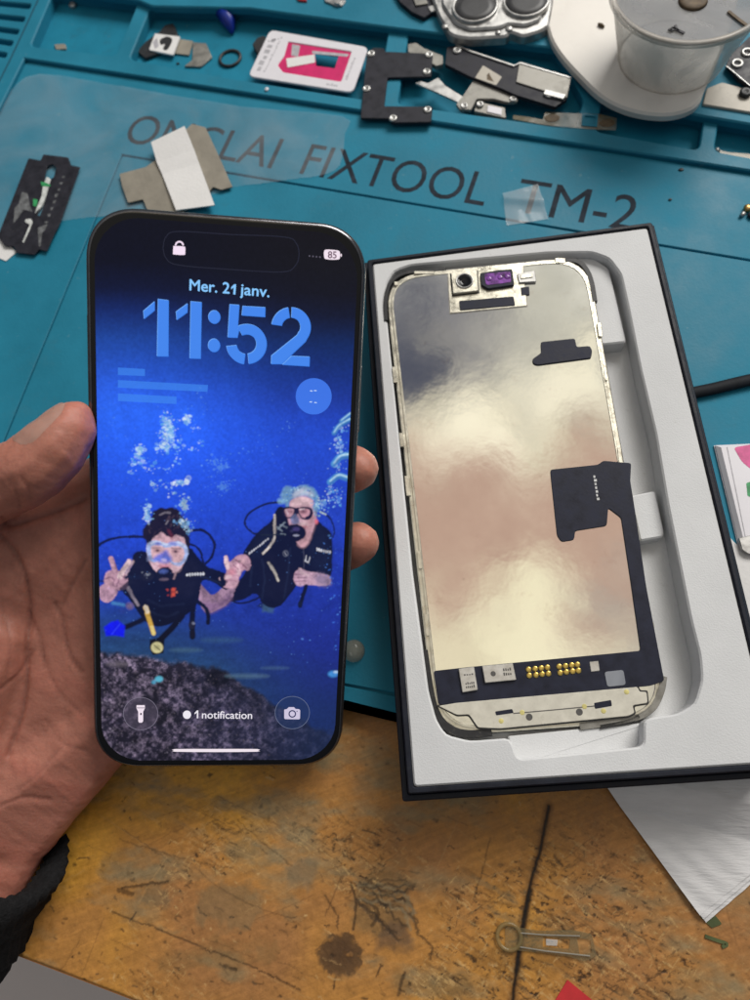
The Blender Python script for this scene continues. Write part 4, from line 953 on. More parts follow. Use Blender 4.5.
# ---------------------------------------------------------------- lock screen items
def ui(name, c, a=1.0, grad=None):
    m = bpy.data.materials.new(name); m.use_nodes = True; nt = m.node_tree; b = nt.nodes['Principled BSDF']
    l = lin(c); b.inputs['Base Color'].default_value = (0, 0, 0, 1); b.inputs['Emission Color'].default_value = (*l, 1); b.inputs['Emission Strength'].default_value = 1; b.inputs['Roughness'].default_value = .12
    b.inputs['Specular IOR Level'].default_value = .09; b.inputs['Alpha'].default_value = a
    return m
def flat(name, polys_px, m, z=.06, raw=False):
    parts = []
    for p in polys_px:
        q = ccw(p if raw else [sc(*t) for t in p]); zz = z + .0015 * len(parts); parts.append(([(x, y, zz) for x, y in q], [tuple(range(len(q)))]))
    return mk(name, *join(*parts), m, screen, local=True)
def flat_t(name, s, a, b, h, m, z=.06, thin=0.0):
    V, F = place_text(s, np.array(sc(*a)), np.array(sc(*b)), h, z, thin); return mk(name, V, F, m, screen, local=True)
Zc = lambda pts: [(100 + x / 3, 260 + y / 3) for x, y in pts]
def arc(cx, cy, ro, ri, a0, a1, n=22, sx=1.0):
    o = [(cx + sx * ro * math.cos(math.radians(t)), cy - ro * math.sin(math.radians(t))) for t in np.linspace(a0, a1, n)]
    i = [(cx + sx * ri * math.cos(math.radians(t)), cy - ri * math.sin(math.radians(t))) for t in np.linspace(a1, a0, n)]
    return o + i
clock = [Zc([(131, 154), (165, 125), (165, 152), (133, 178)]), Zc([(175, 118), (207, 122), (206, 290), (172, 290)]),
         Zc([(229, 156), (264, 131), (263, 158), (231, 181)]), Zc([(273, 125), (306, 128), (303, 297), (270, 296)]),
         Zc([(344 + 18 * math.cos(t), 172 + 20 * math.sin(t)) for t in np.linspace(0, 6.283, 26, endpoint=False)]),
         Zc([(343 + 18 * math.cos(t), 257 + 20 * math.sin(t)) for t in np.linspace(0, 6.283, 26, endpoint=False)]),
         Zc([(429, 139), (497, 143), (496, 172), (426, 167)]),
         Zc([(390, 134), (419, 136), (414, 206), (420, 204), (413, 234), (384, 233)]),
         Zc(arc(441, 253, 60, 29, 118, -84)), Zc(arc(441, 253, 61, 30, 186, 262)),
         Zc(arc(574, 202, 59, 28, 172, 98)),
         Zc(arc(574, 202, 59, 28, 88, -28) ),
         Zc([(627, 228), (617, 246), (546, 313), (514, 313), (515, 288), (592, 226), (598, 215)]),
         Zc([(575, 289), (630, 291), (629, 320), (547, 315)])]
flat('clock', clock, ui('clock blue', (60, 128, 236), .86), .06)
flat('clock_edge', [[(x - .55, y - .6) for x, y in p] for p in clock], ui('clock edge', (112, 170, 246)), .045)
db = ui('date blue', (136, 200, 255))
def bold_t(name, s_, a, b, h, m, z=.06, w=.07):
    parts = []
    for k, (dx, dy) in enumerate(((-w, 0), (w, 0), (0, w), (0, -w))):
        A_, B_ = np.array(sc(*a)), np.array(sc(*b)); V, F = place_text(s_, A_ + [dx, dy], B_ + [dx, dy], h, z + .004 * k); parts.append((V, F))
    return mk(name, *join(*parts), m, screen, local=True)
bold_t('date_text', 'Mer. 2', (189.6, 290.2), (229.3, 293.6), 2.75, db); bold_t('date_text', 'janv.', (240.2, 294.4), (269.2, 297.2), 2.75, db)
flat('date_text', [[(231.2, 287.2), (234.2, 284.2), (236.2, 284.4), (235.4, 294.6), (233.2, 294.4), (233.8, 287.4), (231.1, 289.4)]], db)
lk_ = ui('icon pinkwhite', (246, 226, 246))
flat('lock_icon', [sp([(173.3, 247.5), (174, 246), (183.8, 246.5), (185.3, 248), (185.2, 253.5), (184, 255), (174, 254.5), (173, 253)], 3, True), arc(179.4, 245.5, 4.6, 2.9, 0, 180)], lk_)
flat('notch_outline', [stroke2([(x, y) for x, y in sp([(163, 248), (166, 237), (178, 231.5), (230, 234.5), (284, 237), (296, 243), (299, 255), (295, 266), (282, 272), (230, 269.5), (178, 265), (166, 258), (163, 248)], 5)], .9)], ui('notch rim', (40, 42, 58)))
bt = flat('battery_icon', [sp([(324, 252), (326, 249.6), (336, 250.2), (339.6, 251.6), (340, 257), (338, 259.6), (327, 259.4), (324.3, 257.5)], 3, True), [(340.6, 253.5), (341.8, 254.2), (341.7, 256.4), (340.5, 256.8)]], ui('battery white', (244, 228, 240)))
flat_t('battery_text', '85', (327.8, 258), (336.6, 258.4), 1.7, ui('battery digits', (120, 96, 112)), .09, .02)
flat('signal_dots', [[(x + .9 * math.cos(t), 256 + .1 * (x - 309) + .9 * math.sin(t)) for t in np.linspace(0, 6.28, 8, endpoint=False)] for x in (309.5, 313, 316.5, 320)], ui('signal dim', (92, 88, 104)))
flat('widget_lines', [[(118, 367.5), (145, 369), (145, 376), (118, 375)], [(118, 380), (208, 385), (207.5, 391.8), (118, 387.6)], [(118, 393.4), (176.6, 396.6), (176.4, 404), (118, 401)]], ui('widget blue', (66, 136, 240), .62))
flat('widget_circle', [[(313.7 + 18 * math.cos(t), 396.3 + 18.2 * math.sin(t)) for t in np.linspace(0, 6.283, 44, endpoint=False)]], ui('widget disc', (68, 124, 240), .85))
flat('widget_dashes', [[(x, y), (x + 2.6, y + .2), (x + 2.6, y + 1.2), (x, y + 1)] for x, y in ((310, 390.3), (314, 390), (309.5, 401.3), (314.2, 402))], ui('dash white', (190, 214, 250)), .08)
tw = ui('text white', (232, 228, 236)); bold_t('notification_text', 'notification', (202, 718.2), (252, 718.7), 2.3, tw, w=.035)
flat('notification_text', [[(194.6, 712.8), (197, 710.3), (198.4, 710.3), (198.3, 718.2), (196.8, 718.2), (196.9, 712.6), (194.6, 714.3)]], tw)
flat('notification_dot', [[(187 + 4.1 * math.cos(t), 714.6 + 4.2 * math.sin(t)) for t in np.linspace(0, 6.283, 24, endpoint=False)]], ui('dot white', (236, 232, 240)))
flat('home_bar', [sp([(174, 750.2), (175, 748.9), (215, 748.8), (257, 748.9), (258, 750.2), (257, 751.6), (215, 752), (175, 751.6)], 2, True)], ui('bar white', (240, 228, 236)))
for nm, c in (('torch_button', (140.7, 713.5)), ('camera_button', (292.3, 712.5))):
    ring = [(c[0] + 17.2 * math.cos(t), c[1] + 16.2 * math.sin(t)) for t in np.linspace(0, 6.283, 40, endpoint=False)]
    b = flat(nm, [ring], ui('button veil', (74, 68, 84) if nm[0] == 't' else (40, 56, 96), .62), .05)
    flat('button_rim', [stroke2(ring + ring[:1], .55)], ui('button rim', (128, 122, 140) if nm[0] == 't' else (112, 122, 150), .8), .07)
ic = ui('icon white', (240, 226, 238))
flat('torch_icon', [[(136.6, 705), (144.8, 705), (145, 708), (143.2, 711.6), (143.2, 721), (142, 722.5), (139.2, 722.5), (138.3, 721), (138.3, 711.6), (136.5, 708)]], ic, .09)
flat('torch_switch', [[(141 + .9 * math.cos(t), 713.8 + 1.2 * math.sin(t)) for t in np.linspace(0, 6.283, 10, endpoint=False)], [(136.8, 707.4), (144.8, 707.4), (144.8, 708), (136.8, 708)]], ui('icon dark', (66, 56, 70)), .11)
flat('camera_icon', [[(284.2, 709.5), (287, 708.8), (288.8, 707), (294, 707), (295.6, 708.8), (299, 709), (300.2, 710.2), (300, 718.4), (299, 719.2), (285.2, 719), (284.2, 718)]], ui('icon lilac', (206, 198, 222)), .09)
flat('camera_lens', [arc(292.3, 713.7, 3.8, 2.6, 0, 359), [(297 + .6 * math.cos(t), 711.2 + .6 * math.sin(t)) for t in np.linspace(0, 6.28, 8, endpoint=False)]], ui('icon navy', (48, 52, 96)), .11)

# ================================================================== the hand
def ball(c, r): 
    out = []
    for i in range(7):
        th = math.pi * i / 6
        for j in range(10):
            a = 2 * math.pi * j / 10; out.append((c[0] + r * math.sin(th) * math.cos(a), c[1] + r * math.sin(th) * math.sin(a), c[2] + r * math.cos(th)))
    return out
hand_bm = bmesh.new()
def hull(balls):
    vs = [hand_bm.verts.new(Vector(p)) for c, r in balls for p in ball(c, r)]
    res = bmesh.ops.convex_hull(hand_bm, input=vs)
    bad = [e for e in set(res['geom_interior'] + res['geom_unused']) if isinstance(e, bmesh.types.BMVert)]
    bmesh.ops.delete(hand_bm, geom=bad, context='VERTS')
def chain(b):
    for i in range(len(b) - 1): hull(b[i:i + 2])
def PZ(px, py, drop):
    """a point this many mm behind the phone's front face, on the line of sight of a pixel"""
    n = PF.A[:, 2]; d = ray(px, py); o = PF.o - n * drop
    return CAM + d * (((o - CAM) @ n) / (d @ n))
a_ = lambda x, y, z: at(x, y, z)
Wr, Wu = a_(-46, 842, 24), a_(-8, 884, 14)
th_tip, th_ip, th_mp, th_cm = a_(70, 436, 79), a_(20, 476, 76), a_(-52, 520, 66), a_(-96, 700, 38)
THUMB = [(a_(79, 414, 78.5), 3.6), (a_(70, 428, 78.3), 6.6), (a_(56, 446, 78), 8.6), (a_(30, 470, 76.5), 9.4), (a_(0, 484, 74), 9.6), (a_(-50, 508, 68), 10.8), (a_(-80, 590, 50), 14.5), (a_(-92, 720, 32), 17)]
chain(THUMB)
# thenar pad, palm body, heel
hull([(a_(-62, 590, 50), 15), (a_(-40, 690, 36), 19), (a_(-82, 800, 22), 16), (a_(-2, 640, 42), 11)])
K = [PZ(150, 470, 19), PZ(182, 525, 18.5), PZ(188, 590, 18), PZ(178, 655, 17)]      # knuckles, behind the phone
hull([(K[0], 9.5), (K[1], 9.5), (a_(-2, 640, 36), 9), (a_(10, 590, 44), 9)])
hull([(K[0], 9.5), (PZ(84, 520, 20), 8), (a_(-30, 540, 50), 10), (a_(6, 600, 44), 9)])
hull([(K[1], 9.5), (K[2], 9.5), (K[3], 8.5), (a_(40, 760, 16), 9), (a_(-30, 800, 16), 11), (a_(0, 660, 33), 10)])
hull([(K[3], 8.5), (PZ(128, 722, 18), 7.5), (a_(92, 764, 14), 7.2), (a_(52, 808, 12), 8), (a_(24, 838, 10), 8.5), (a_(-40, 830, 16), 14), (a_(20, 720, 24), 9)])
hull([(a_(-40, 690, 34), 17), (a_(-80, 800, 20), 16), (a_(8, 846, 10), 9), (a_(-70, 860, 8), 15), (a_(30, 760, 18), 9)])
hull([(a_(22, 838, 10), 8.5), (a_(-12, 900, 8), 9), (a_(-70, 850, 12), 15), (a_(-60, 960, 0), 10), (a_(-120, 960, 0), 12)])
# four fingers: under the phone, then curling round its right edge
chain([(K[0], 9.5), (PZ(232, 412, 22), 8.6), (PZ(292, 385, 20), 8.0), (PZ(322, 372, 16), 7.2), (PZ(330, 370, 15.5), 5.6)])
chain([(K[1], 9.5), (PZ(262, 492, 24), 8.8), (PZ(330, 474, 19), 8.2), (PZ(346, 470, 13.5), 7.8), (PZ(357, 469, 9.0), 6.6), (PZ(361, 469, 7.5), 5.4)])
chain([(K[2], 9.2), (PZ(258, 572, 23), 8.6), (PZ(326, 552, 19), 8.2), (PZ(346, 546, 14), 8.0), (PZ(357, 543, 10.5), 7.0), (PZ(362, 542, 9), 5.8)])
chain([(K[3], 8.5), (PZ(240, 652, 20), 7.4), (PZ(292, 632, 19), 7.0), (PZ(322, 622, 15.5), 6.2), (PZ(330, 620, 15), 5)])
me = bpy.data.meshes.new('hand'); hand_bm.to_mesh(me); hand_bm.free()
tmp = bpy.data.objects.new('hand_form', me); COL.objects.link(tmp)
md = tmp.modifiers.new('union', 'REMESH'); md.mode = 'VOXEL'; md.voxel_size = 0.8
m2 = tmp.modifiers.new('soft', 'SMOOTH'); m2.factor = .5; m2.iterations = 13
bpy.context.view_layer.update()
ev = bpy.data.meshes.new_from_object(tmp.evaluated_get(bpy.context.evaluated_depsgraph_get()))
nv = len(ev.vertices); HV = np.empty(nv * 3); ev.vertices.foreach_get('co', HV); HV = HV.reshape(-1, 3)
HN = np.empty(nv * 3); ev.vertices.foreach_get('normal', HN); HN = HN.reshape(-1, 3)
HF = [tuple(p.vertices) for p in ev.polygons]
bpy.data.objects.remove(tmp); bpy.data.meshes.remove(ev); bpy.data.meshes.remove(me)
# creases of the palm and thumb, pressed into the skin
hp = px_of(HV); tocam = CAM - HV; tocam /= np.linalg.norm(tocam, axis=1)[:, None]; facing = np.clip((HN * tocam).sum(1) * 3, 0, 1)
hcol = np.tile(lin((184, 122, 104)), (nv, 1))
rn = fbm(HV[:, 0] + HV[:, 2], HV[:, 1] - .6 * HV[:, 2], 13, 51, 4); rn2 = fbm(HV[:, 0] + HV[:, 2] * .7, HV[:, 1], 3.2, 57, 3)
hcol = hcol * (.80 + .40 * rn)[:, None] * (.92 + .16 * rn2)[:, None]
redw = np.clip((rn - .5) * 3, 0, .40)[:, None]; hcol = hcol * (1 - redw) + lin((186, 112, 96)) * redw
disp_ = np.zeros(nv)
for pts, w, dep, dark in [([(0, 536), (14, 552), (26, 580), (30, 606), (28, 640), (27, 672), (22, 710), (8, 756)], 2.4, .95, .45), ([(55, 604), (62, 622), (66, 645), (72, 660), (82, 672)], 2.0, .6, .4), ([(28, 612), (40, 640), (44, 668)], 1.8, .4, .3),
                          ([(0, 690), (20, 672), (34, 650)], 1.6, .35, .25), ([(86, 560), (70, 590), (62, 606)], 1.8, .4, .3), ([(40, 650), (58, 690), (84, 716)], 1.6, .3, .22), ([(2, 518), (10, 526), (40, 518), (72, 506), (86, 498)], 2.2, .5, .45),
                          ([(8, 480), (16, 492), (20, 508)], 1.6, .3, .25), ([(20, 476), (28, 488), (31, 502)], 1.5, .25, .2), ([(18, 790), (40, 772), (60, 748)], 1.5, .25, .2), ([(46, 720), (60, 742), (86, 752)], 1.4, .22, .18), ([(0, 806), (24, 798), (50, 800)], 1.8, .3, .2), ([(0, 600), (10, 640), (6, 680)], 1.6, .25, .18)]:
    P = spline(pts, 6); d = np.full(nv, 1e9)
    for i in range(len(P) - 1):
        a, b = P[i], P[i + 1]; ab = b - a; t = np.clip(((hp - a) @ ab) / (ab @ ab + 1e-9), 0, 1); d = np.minimum(d, np.linalg.norm(hp - a - t[:, None] * ab, axis=1))
    g = np.exp(-(d / w) ** 2) * facing; disp_ -= dep * g; k = (dark * g)[:, None]; hcol = hcol * (1 - k) + lin((112, 58, 50)) * k
rg = 1 - np.abs(fbm(HV[:, 0] * .9 + HV[:, 2] * .5, HV[:, 1] * .55 - HV[:, 2] * .4, 5.5, 83, 4, .6) - .5) * 2
rg = np.clip((rg - .86) / .14, 0, 1); disp_ -= .14 * rg * facing; k = (.12 * rg * facing)[:, None]; hcol = hcol * (1 - k) + lin((112, 58, 50)) * k
disp_ += (rn - .5) * 1.3 + (rn2 - .5) * .35
HV = HV + HN * disp_[:, None]
M['skin'] = mat('skin', (0.3, 0.16, 0.11), rough=0.5, attr='paint', var=.07, scale=900, bump=.4, bscale=1100, sss=.35, spec=.4, bdist=.0003)
hand = mk('person', HV, HF, M['skin'], smooth=True, colors=hcol, origin=tuple(at(20, 700, 10)))
tag(hand, 'bare left hand in a black sleeve holding the smartphone from behind', 'person')
# thumb nail: a thin curved plate on the back of the thumb
A0, A1 = np.array(a_(49, 459, 77.6)), np.array(a_(79.5, 412, 78.5)); ax = A1 - A0; L0 = np.linalg.norm(ax); ax /= L0
tc_ = CAM - A1; tc_ /= np.linalg.norm(tc_); side = np.cross(ax, tc_); side /= np.linalg.norm(side)
ul = at(40, 400, 76) - at(60, 440, 76); 
if side @ ul < 0: side = -side
up_ = np.cross(side, ax); up_ = up_ if up_ @ tc_ > 0 else -up_
nrm = side * .93 + up_ * .37; nrm /= np.linalg.norm(nrm); bn = np.cross(ax, nrm)
V = []; F = []; na, nb = 22, 17
from mathutils.bvhtree import BVHTree
tree = BVHTree.FromPolygons([Vector(p) for p in HV], HF)
for i in range(na):
    t = i / (na - 1); wid = math.sqrt(max(0.0, 1 - ((t - .5) / .52) ** 4)) * (.86 + .14 * t)
    for j in range(nb):
        ang = (j / (nb - 1) * 2 - 1) * wid * .66; dirn = nrm * math.cos(ang) + bn * math.sin(ang)
        q = A0 + ax * (L0 * (-.02 + 1.0 * t)); hit = tree.ray_cast(Vector(q + dirn * 30), Vector(-dirn))
        hp_ = np.array(hit[0]) if hit[0] is not None else q + dirn * 6
        V.append(hp_ + dirn * (.02 + .24 * (1 - (2 * j / (nb - 1) - 1) ** 4) * min(1, 4 * t + .1) + .3 * max(0, t - .85) * 6))
for i in range(na - 1):
    for j in range(nb - 1): F.append((i * nb + j, i * nb + j + 1, (i + 1) * nb + j + 1, (i + 1) * nb + j))
M['nail'] = mat('nail', (0.42, 0.235, 0.185), rough=.34, var=.08, scale=300, sss=.2)
mk('thumbnail', V, F, M['nail'], hand, smooth=True)
# sleeve
M['knit'] = mat('black knit', (0.010, 0.010, 0.011), rough=.9, var=.4, scale=700, bump=.8, bscale=1500, spec=.2, bdist=.0006)
ca, cb = at(-36, 818, 18), at(-96, 950, -2); axs = cb - ca; LL = np.linalg.norm(axs); axs /= LL
u1 = np.cross(axs, [0, 0, 1]); u1 /= np.linalg.norm(u1); u2 = np.cross(u1, axs)
rings = []
for k, (t, r) in enumerate([(.10, 28.0), (.03, 30.0), (.0, 31.6), (.02, 33.4), (.10, 34.2), (.2, 33.2), (.27, 34.4), (.36, 32.4), (.5, 33.5), (.62, 31.5), (.8, 33), (1.0, 31), (1.5, 33)]):
    ring = []
    for i in range(96):
        a = 2 * math.pi * i / 96; rr_ = r * (1 + .03 * math.sin(3 * a + k * 1.3) + .015 * math.sin(7 * a - k)) + (.55 if i % 2 else -.35)
        ring.append(ca + axs * (LL * t + 1.4 * math.sin(2 * a + k)) + u1 * (rr_ * math.cos(a)) + u2 * (rr_ * .85 * math.sin(a)))
    rings.append(ring)
v, f = loft(rings, False, True)
mk('sleeve', v, [q[::-1] for q in f], M['knit'], hand, smooth=True)
# ================================================================== loose things on the mat and bench
def single(name, geo, m, label, cat, group=None, smooth=False):
    o = mk(name, *geo, m, smooth=smooth); return tag(o, label, cat, group)
def cpos(px, py, z): return tuple(at(px, py, z))
fz0 = ZW + 1.1                                                     # top of the creased film
# razor blade
rz = fz0 + .3
blade = thing('razor_blade', 'worn black double edged razor blade with painted reflection as a pale residue', 'razor blade', cpos(40, 205, rz))
bl_px = [(28.6, 158.4), (40.7, 160.6), (43.6, 154.4), (68.3, 157.6), (71.2, 165.4), (80.2, 167.2), (60, 223.5), (53.5, 236), (46.8, 251.4), (39.2, 249.4), (34.6, 254.8), (16.6, 252.8), (14, 246.6), (4.6, 246), (-2, 236)]
slot = [(52.5, 164), (56.5, 168), (54, 177), (50, 180), (47, 192), (44.5, 205), (40, 216), (37.5, 216), (40, 203), (43, 190), (45, 180), (45.5, 174), (47.5, 166)]
mk('blade_plate', *plate(rnd(at2(bl_px, rz), .35, 3), rz - .12, rz + .12, holes=[rnd(at2(slot, rz), .3, 3)], bev=.06), M['blackplate'], blade)
mk('streak', *join(*[plate(rnd(at2(p, rz), .5), rz - .5, rz + .2 + .03 * i) for i, p in enumerate([[(47, 177), (51, 179.5), (46.5, 196), (42, 206), (35, 214), (37, 208), (42, 196), (43, 187)], [(31, 219), (33, 222), (30, 230), (24, 243), (22.5, 242.5), (27, 232), (30, 225), (25, 222), (26, 219.5)]])]), M['streak'], blade)  # pale streak along the slot, a reflection put in as colour
mk('streak', *join(*[plate(rnd(at2(p, rz), .5), rz + .1, rz + .16 + .02 * i) for i, p in enumerate([[(22, 192), (28, 194), (30, 206), (33, 212), (24, 210), (16, 221), (13.5, 224), (15, 208), (19, 204)], [(38, 228), (48, 224), (46, 229), (42, 234), (41, 246), (39, 247), (38.5, 236)]])]), M['smear'], blade)
mk('green_streak', *join(*[plate(rnd(at2(p, rz), .4), rz + .1, rz + .30) for p in [[(41, 182), (46, 183), (51, 185.5), (50, 187), (42, 186.5)], [(33.5, 199), (38, 200), (37, 207), (33.5, 206.5)]]]), M['green'], blade)  # green part of the same painted reflection
ma, mb = at(45, 230, rz)[:2], at(67, 172, rz)[:2]; mdv = mb - ma; mu = mdv / np.linalg.norm(mdv); mw = np.array([-mu[1], mu[0]]); parts = []
for k_ in range(9):                                   # worn stamped marks, no longer readable
    p = ma + mdv * (k_ / 9); h = random.uniform(1.0, 2.2); l = random.uniform(.9, 2.0)
    parts.append(plate(rnd([tuple(p), tuple(p + mu * l), tuple(p + mu * l * .8 + mw * h), tuple(p + mw * h * .8)], .3), rz + .1, rz + .14))
mk('blade_marking', *join(*parts), M['smear'], blade)
# white label under its lower corner
single('paper_label', plate(rnd(at2([(-4, 238), (2, 238), (17, 252.5), (6.5, 261.5), (-4, 257)], ZW), .3), ZW + .05, ZW + .35), M['paper'], 'small white paper label poking out under the razor blade', 'label')
# tan adhesive sheet with a folded white tab
ad = thing('adhesive_sheet', 'torn grey tan adhesive sheet under a folded white paper tab', 'adhesive sheet', cpos(175, 170, fz0))
mk('tan_layer', *plate(rnd(at2([(119.5, 174), (146, 167), (160, 157), (170, 145), (192, 124), (205.5, 127.5), (217, 152), (232.5, 187), (221, 190), (213, 187), (205, 197), (180, 214), (148, 212), (143, 199.5), (128, 203), (122, 186)], fz0 + .3), .5, 3), fz0, fz0 + .45, bev=.1), M['tan'], ad)
def patch(A, B, C, D, n, zfun):
    """a sheet spanned by four 2-D corners"""
    V = []; F = []
    A, B, C, D = map(np.array, (A, B, C, D))
    for j in range(n + 1):
        for i in range(n + 1):
            u, v = i / n, j / n; p = (1 - u) * (1 - v) * A + u * (1 - v) * B + u * v * C + (1 - u) * v * D; V.append((p[0], p[1], float(zfun(np.array(p[0]), np.array(p[1])))))
    for j in range(n):
        for i in range(n): k = j * (n + 1) + i; F.append((k, k + 1, k + n + 2, k + n + 1))
    return V, F
def ramp_strip(px_rows, zs, th, m, name, par):
    """a bent strip: rows of (left px, right px) at heights zs"""
    R_ = []
    for (l, r), z in zip(px_rows, zs):
        L3, R3 = at(*l, z), at(*r, z); R_.append([L3, R3, R3 - [0, 0, th], L3 - [0, 0, th]])
    v, f = loft(R_); mk(name, v, [q[::-1] for q in f], m, par)
ramp_strip([((151, 142), (184.5, 126)), ((157, 163), (194, 149)), ((162, 174), (199, 163)), ((176, 210), (214.5, 205))], [fz0 + 3.4, fz0 + 1.6, fz0 + 1.2, fz0 + 2.0], .5, M['paper'], 'white_tab', ad)
# white card with pink carrier
ck = ZR + .8
card = thing('sim_card_holder', 'white rounded card framing a bright pink insert in the tray', 'card', cpos(309, 62, ck))
mk('card_frame', *plate(rnd(at2([(270, 29.5), (368.5, 47), (352.5, 92.5), (248, 76)], ck), 3.0), ck - .8, ck, holes=[rnd(at2([(288, 41.5), (351.5, 51.5), (341, 81.5), (283, 72), (277.5, 65), (284, 56)], ck), .9)], bev=.2), M['whitecard'], card)
mk('pink_insert', *plate(rnd(at2([(288, 41), (352, 51.5), (341, 82), (283, 72), (277, 65), (284, 56)], ck), .9), ck - .75, ck - .35, holes=[rnd(at2([(314.5, 52.5), (338.5, 55.5), (334.5, 67.5), (316, 65)], ck), .5)], bev=.1), M['pink'], card)
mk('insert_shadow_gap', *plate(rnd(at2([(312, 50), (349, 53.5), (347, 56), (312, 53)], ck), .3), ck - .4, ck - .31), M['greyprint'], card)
mk('white_sticker', *plate(rnd(at2([(286, 58), (314.6, 54), (315, 62), (287.4, 67)], ck), .3), ck - .4, ck - .2), M['paper'], card)
def smudges(rows, z, m, nm, par):
    parts = []
    for (a, b, h, n) in rows:
        a3, b3 = at(*a, z)[:2], at(*b, z)[:2]; d = (b3 - a3) / n; w = np.array([-d[1], d[0]]) / np.linalg.norm(d) * h
        for i in range(n):
            p = a3 + d * i; q = p + d * random.uniform(.5, .8); k = random.uniform(.5, 1); parts.append(plate([tuple(p), tuple(q), tuple(q + w * k), tuple(p + w * k)], z, z + .02))
        mk(nm, *join(*parts), m, par); parts = []
smudges([((260, 71), (277, 37), 2.6, 6), ((265, 72), (281, 40), 1.0, 14), ((347, 80), (356, 57), 1.1, 9), ((326, 85), (338, 87), 1.4, 5), ((268, 42), (284, 38), 1.0, 5)], ck, M['greyprint'], 'card_print', card)
mk('insert_print', *plate(rnd(at2([(292, 43.5), (300, 45), (298, 56), (291, 55)], ck), .2), ck - .4, ck - .3), M['greyprint'], card)
single('rubber_scrap', plate(rnd(at2([(252, 44), (257, 37.5), (264, 35), (268, 40), (258, 55)], ZB + 3), .8), ZB, ZB + 3, bev=.3), M['rubber'], 'small black rubber scrap tucked under the white card', 'scrap')
# dark bracket shaped like a square C
bz = ZR + 1.2
br = thing('metal_bracket', 'black C shaped metal shield plate with six bright rivets', 'bracket', cpos(397, 86, bz))
mk('shield_plate', *plate(rnd(at2([(367, 51.5), (374, 47.5), (384, 48), (385, 51.5), (433, 53.5), (431, 76.5), (387.5, 77.5), (384, 106), (432.5, 106.5), (431, 122), (392, 122.5), (389, 118.5), (360.5, 118), (364, 82)], bz), .7, 3), bz - 1.2, bz, bev=.15), M['blackplate'], br)
rv = []
for q in ((371, 54), (429, 55), (426.5, 72), (366.5, 89), (393, 118.5), (427.5, 110)):
    c = at(*q, bz); o = mk('rivet', *lathe(c, [(1.75, bz - .3), (1.8, bz + .25), (1.5, bz + .55), (.9, bz + .6), (.75, bz + .3), (.1, bz + .25)], 18), M['steel'], br, smooth=True)
# strips of board shield to the right of it
single('metal_strip', plate(rnd(at2([(408, 44), (416, 42.5), (424, 48), (443, 55.5), (443, 64), (436, 66), (424, 58), (408, 52)], bz - .4), .5), bz - 2.2, bz - .4, bev=.15), M['dullsteel'], 'short dull metal strip behind the C shaped bracket', 'metal strip')
single('metal_strip', plate(rnd(at2([(415, 83), (421, 81), (428, 83), (438, 77.5), (446, 86), (463, 96.5), (461, 103.5), (436, 92)], bz - .2), .4), bz - 1.0, bz - .2, bev=.12), M['steel'], 'thin bright metal strip in the opening of the C shaped bracket', 'metal strip')
sh = thing('board_shield', 'long dark metal board shield with pale square sticker and steel end', 'metal shield', cpos(508, 75, bz + 1))
z1 = bz + 1.2
mk('dark_plate', *plate(rnd(at2([(447, 47), (456, 45.5), (470, 51.5), (514, 66.5), (520, 63.5), (571, 79), (567, 99), (555, 107), (516, 95), (500, 88), (470, 76.5), (445, 64)], z1), .5), z1 - 1.6, z1, bev=.15), M['blackplate'], sh)
mk('steel_end', *plate(rnd(at2([(519, 64), (571, 79), (567, 98), (552, 93), (541, 90), (516, 82)], z1 + .5), .4), z1 - .1, z1 + .6, bev=.2), M['dullsteel'], sh)
mk('bright_edge', *plate(stroke2(at2([(456, 46), (470, 52), (514, 66.8), (520, 64), (571, 79)], z1), .7), z1 - .1, z1 + .65), M['steel'], sh)
mk('sticker', *plate(rnd(at2([(483, 65.5), (502, 77), (496, 85.5), (475, 78)], z1), .5), z1 - .1, z1 + .12, bev=.03), M['tanplate'], sh)
mk('sticker_mark', *plate(rnd(at2([(487, 75), (489, 73), (492, 79), (494, 82), (487, 80)], z1), .2), z1 + .1, z1 + .14), M['brown'], sh)
for q in ((457, 51), (549, 95)):
    c = at(*q, z1); mk('screw_eye', *lathe(c, [(1.9, z1 - .1), (1.9, z1 + .5), (1.5, z1 + .8), (.8, z1 + .7), (.7, z1 + .2), (.1, z1 + .2)], 18), M['steel'], sh, smooth=True)
mk('clip', *plate(rnd(at2([(545, 91), (566, 96.5), (563, 101), (543, 96)], z1), .3), z1 - .1, z1 + 1.0, bev=.2), M['steel'], sh)
lb = thing('lower_bracket', 'grey bent metal bracket lying against the long dark shield', 'bracket', cpos(490, 98, bz))
mk('bracket_plate', *plate(rnd(at2([(475, 77.5), (497, 87), (519, 95), (517.5, 101), (508, 102), (505, 101.5), (494, 98.5), (477, 98.5), (471, 109.5), (460, 109), (456, 104), (463, 95)], bz), .5), bz - 1.4, bz - .1, bev=.2), M['dullsteel'], lb)
for q in ((464, 105.5), (513, 98.5), (480, 104)):
    c = at(*q, bz); mk('screw_eye', *lathe(c, [(1.6, bz - .3), (1.5, bz + .25), (.9, bz + .3), (.7, bz - .05), (.1, bz - .05)], 16), M['steel'], lb, smooth=True)
mk('connector_block', *plate(rnd(at2([(477, 101), (505, 107.5), (506, 118), (474, 111)], bz - .6), .4), ZB, bz - .6, bev=.2), M['dullsteel'], lb)
mk('connector_pins', *plate(rnd(at2([(488, 105.5), (502, 108.5), (501.5, 115.5), (487, 112)], bz - .5), .3), bz - 1, bz - .3, bev=.12), M['whitecard'], lb)
fx = thing('flex_strip', 'translucent amber flex strip with square window below the white tray', 'flex strip', cpos(580, 120, ZR))
zx = ZR + .3
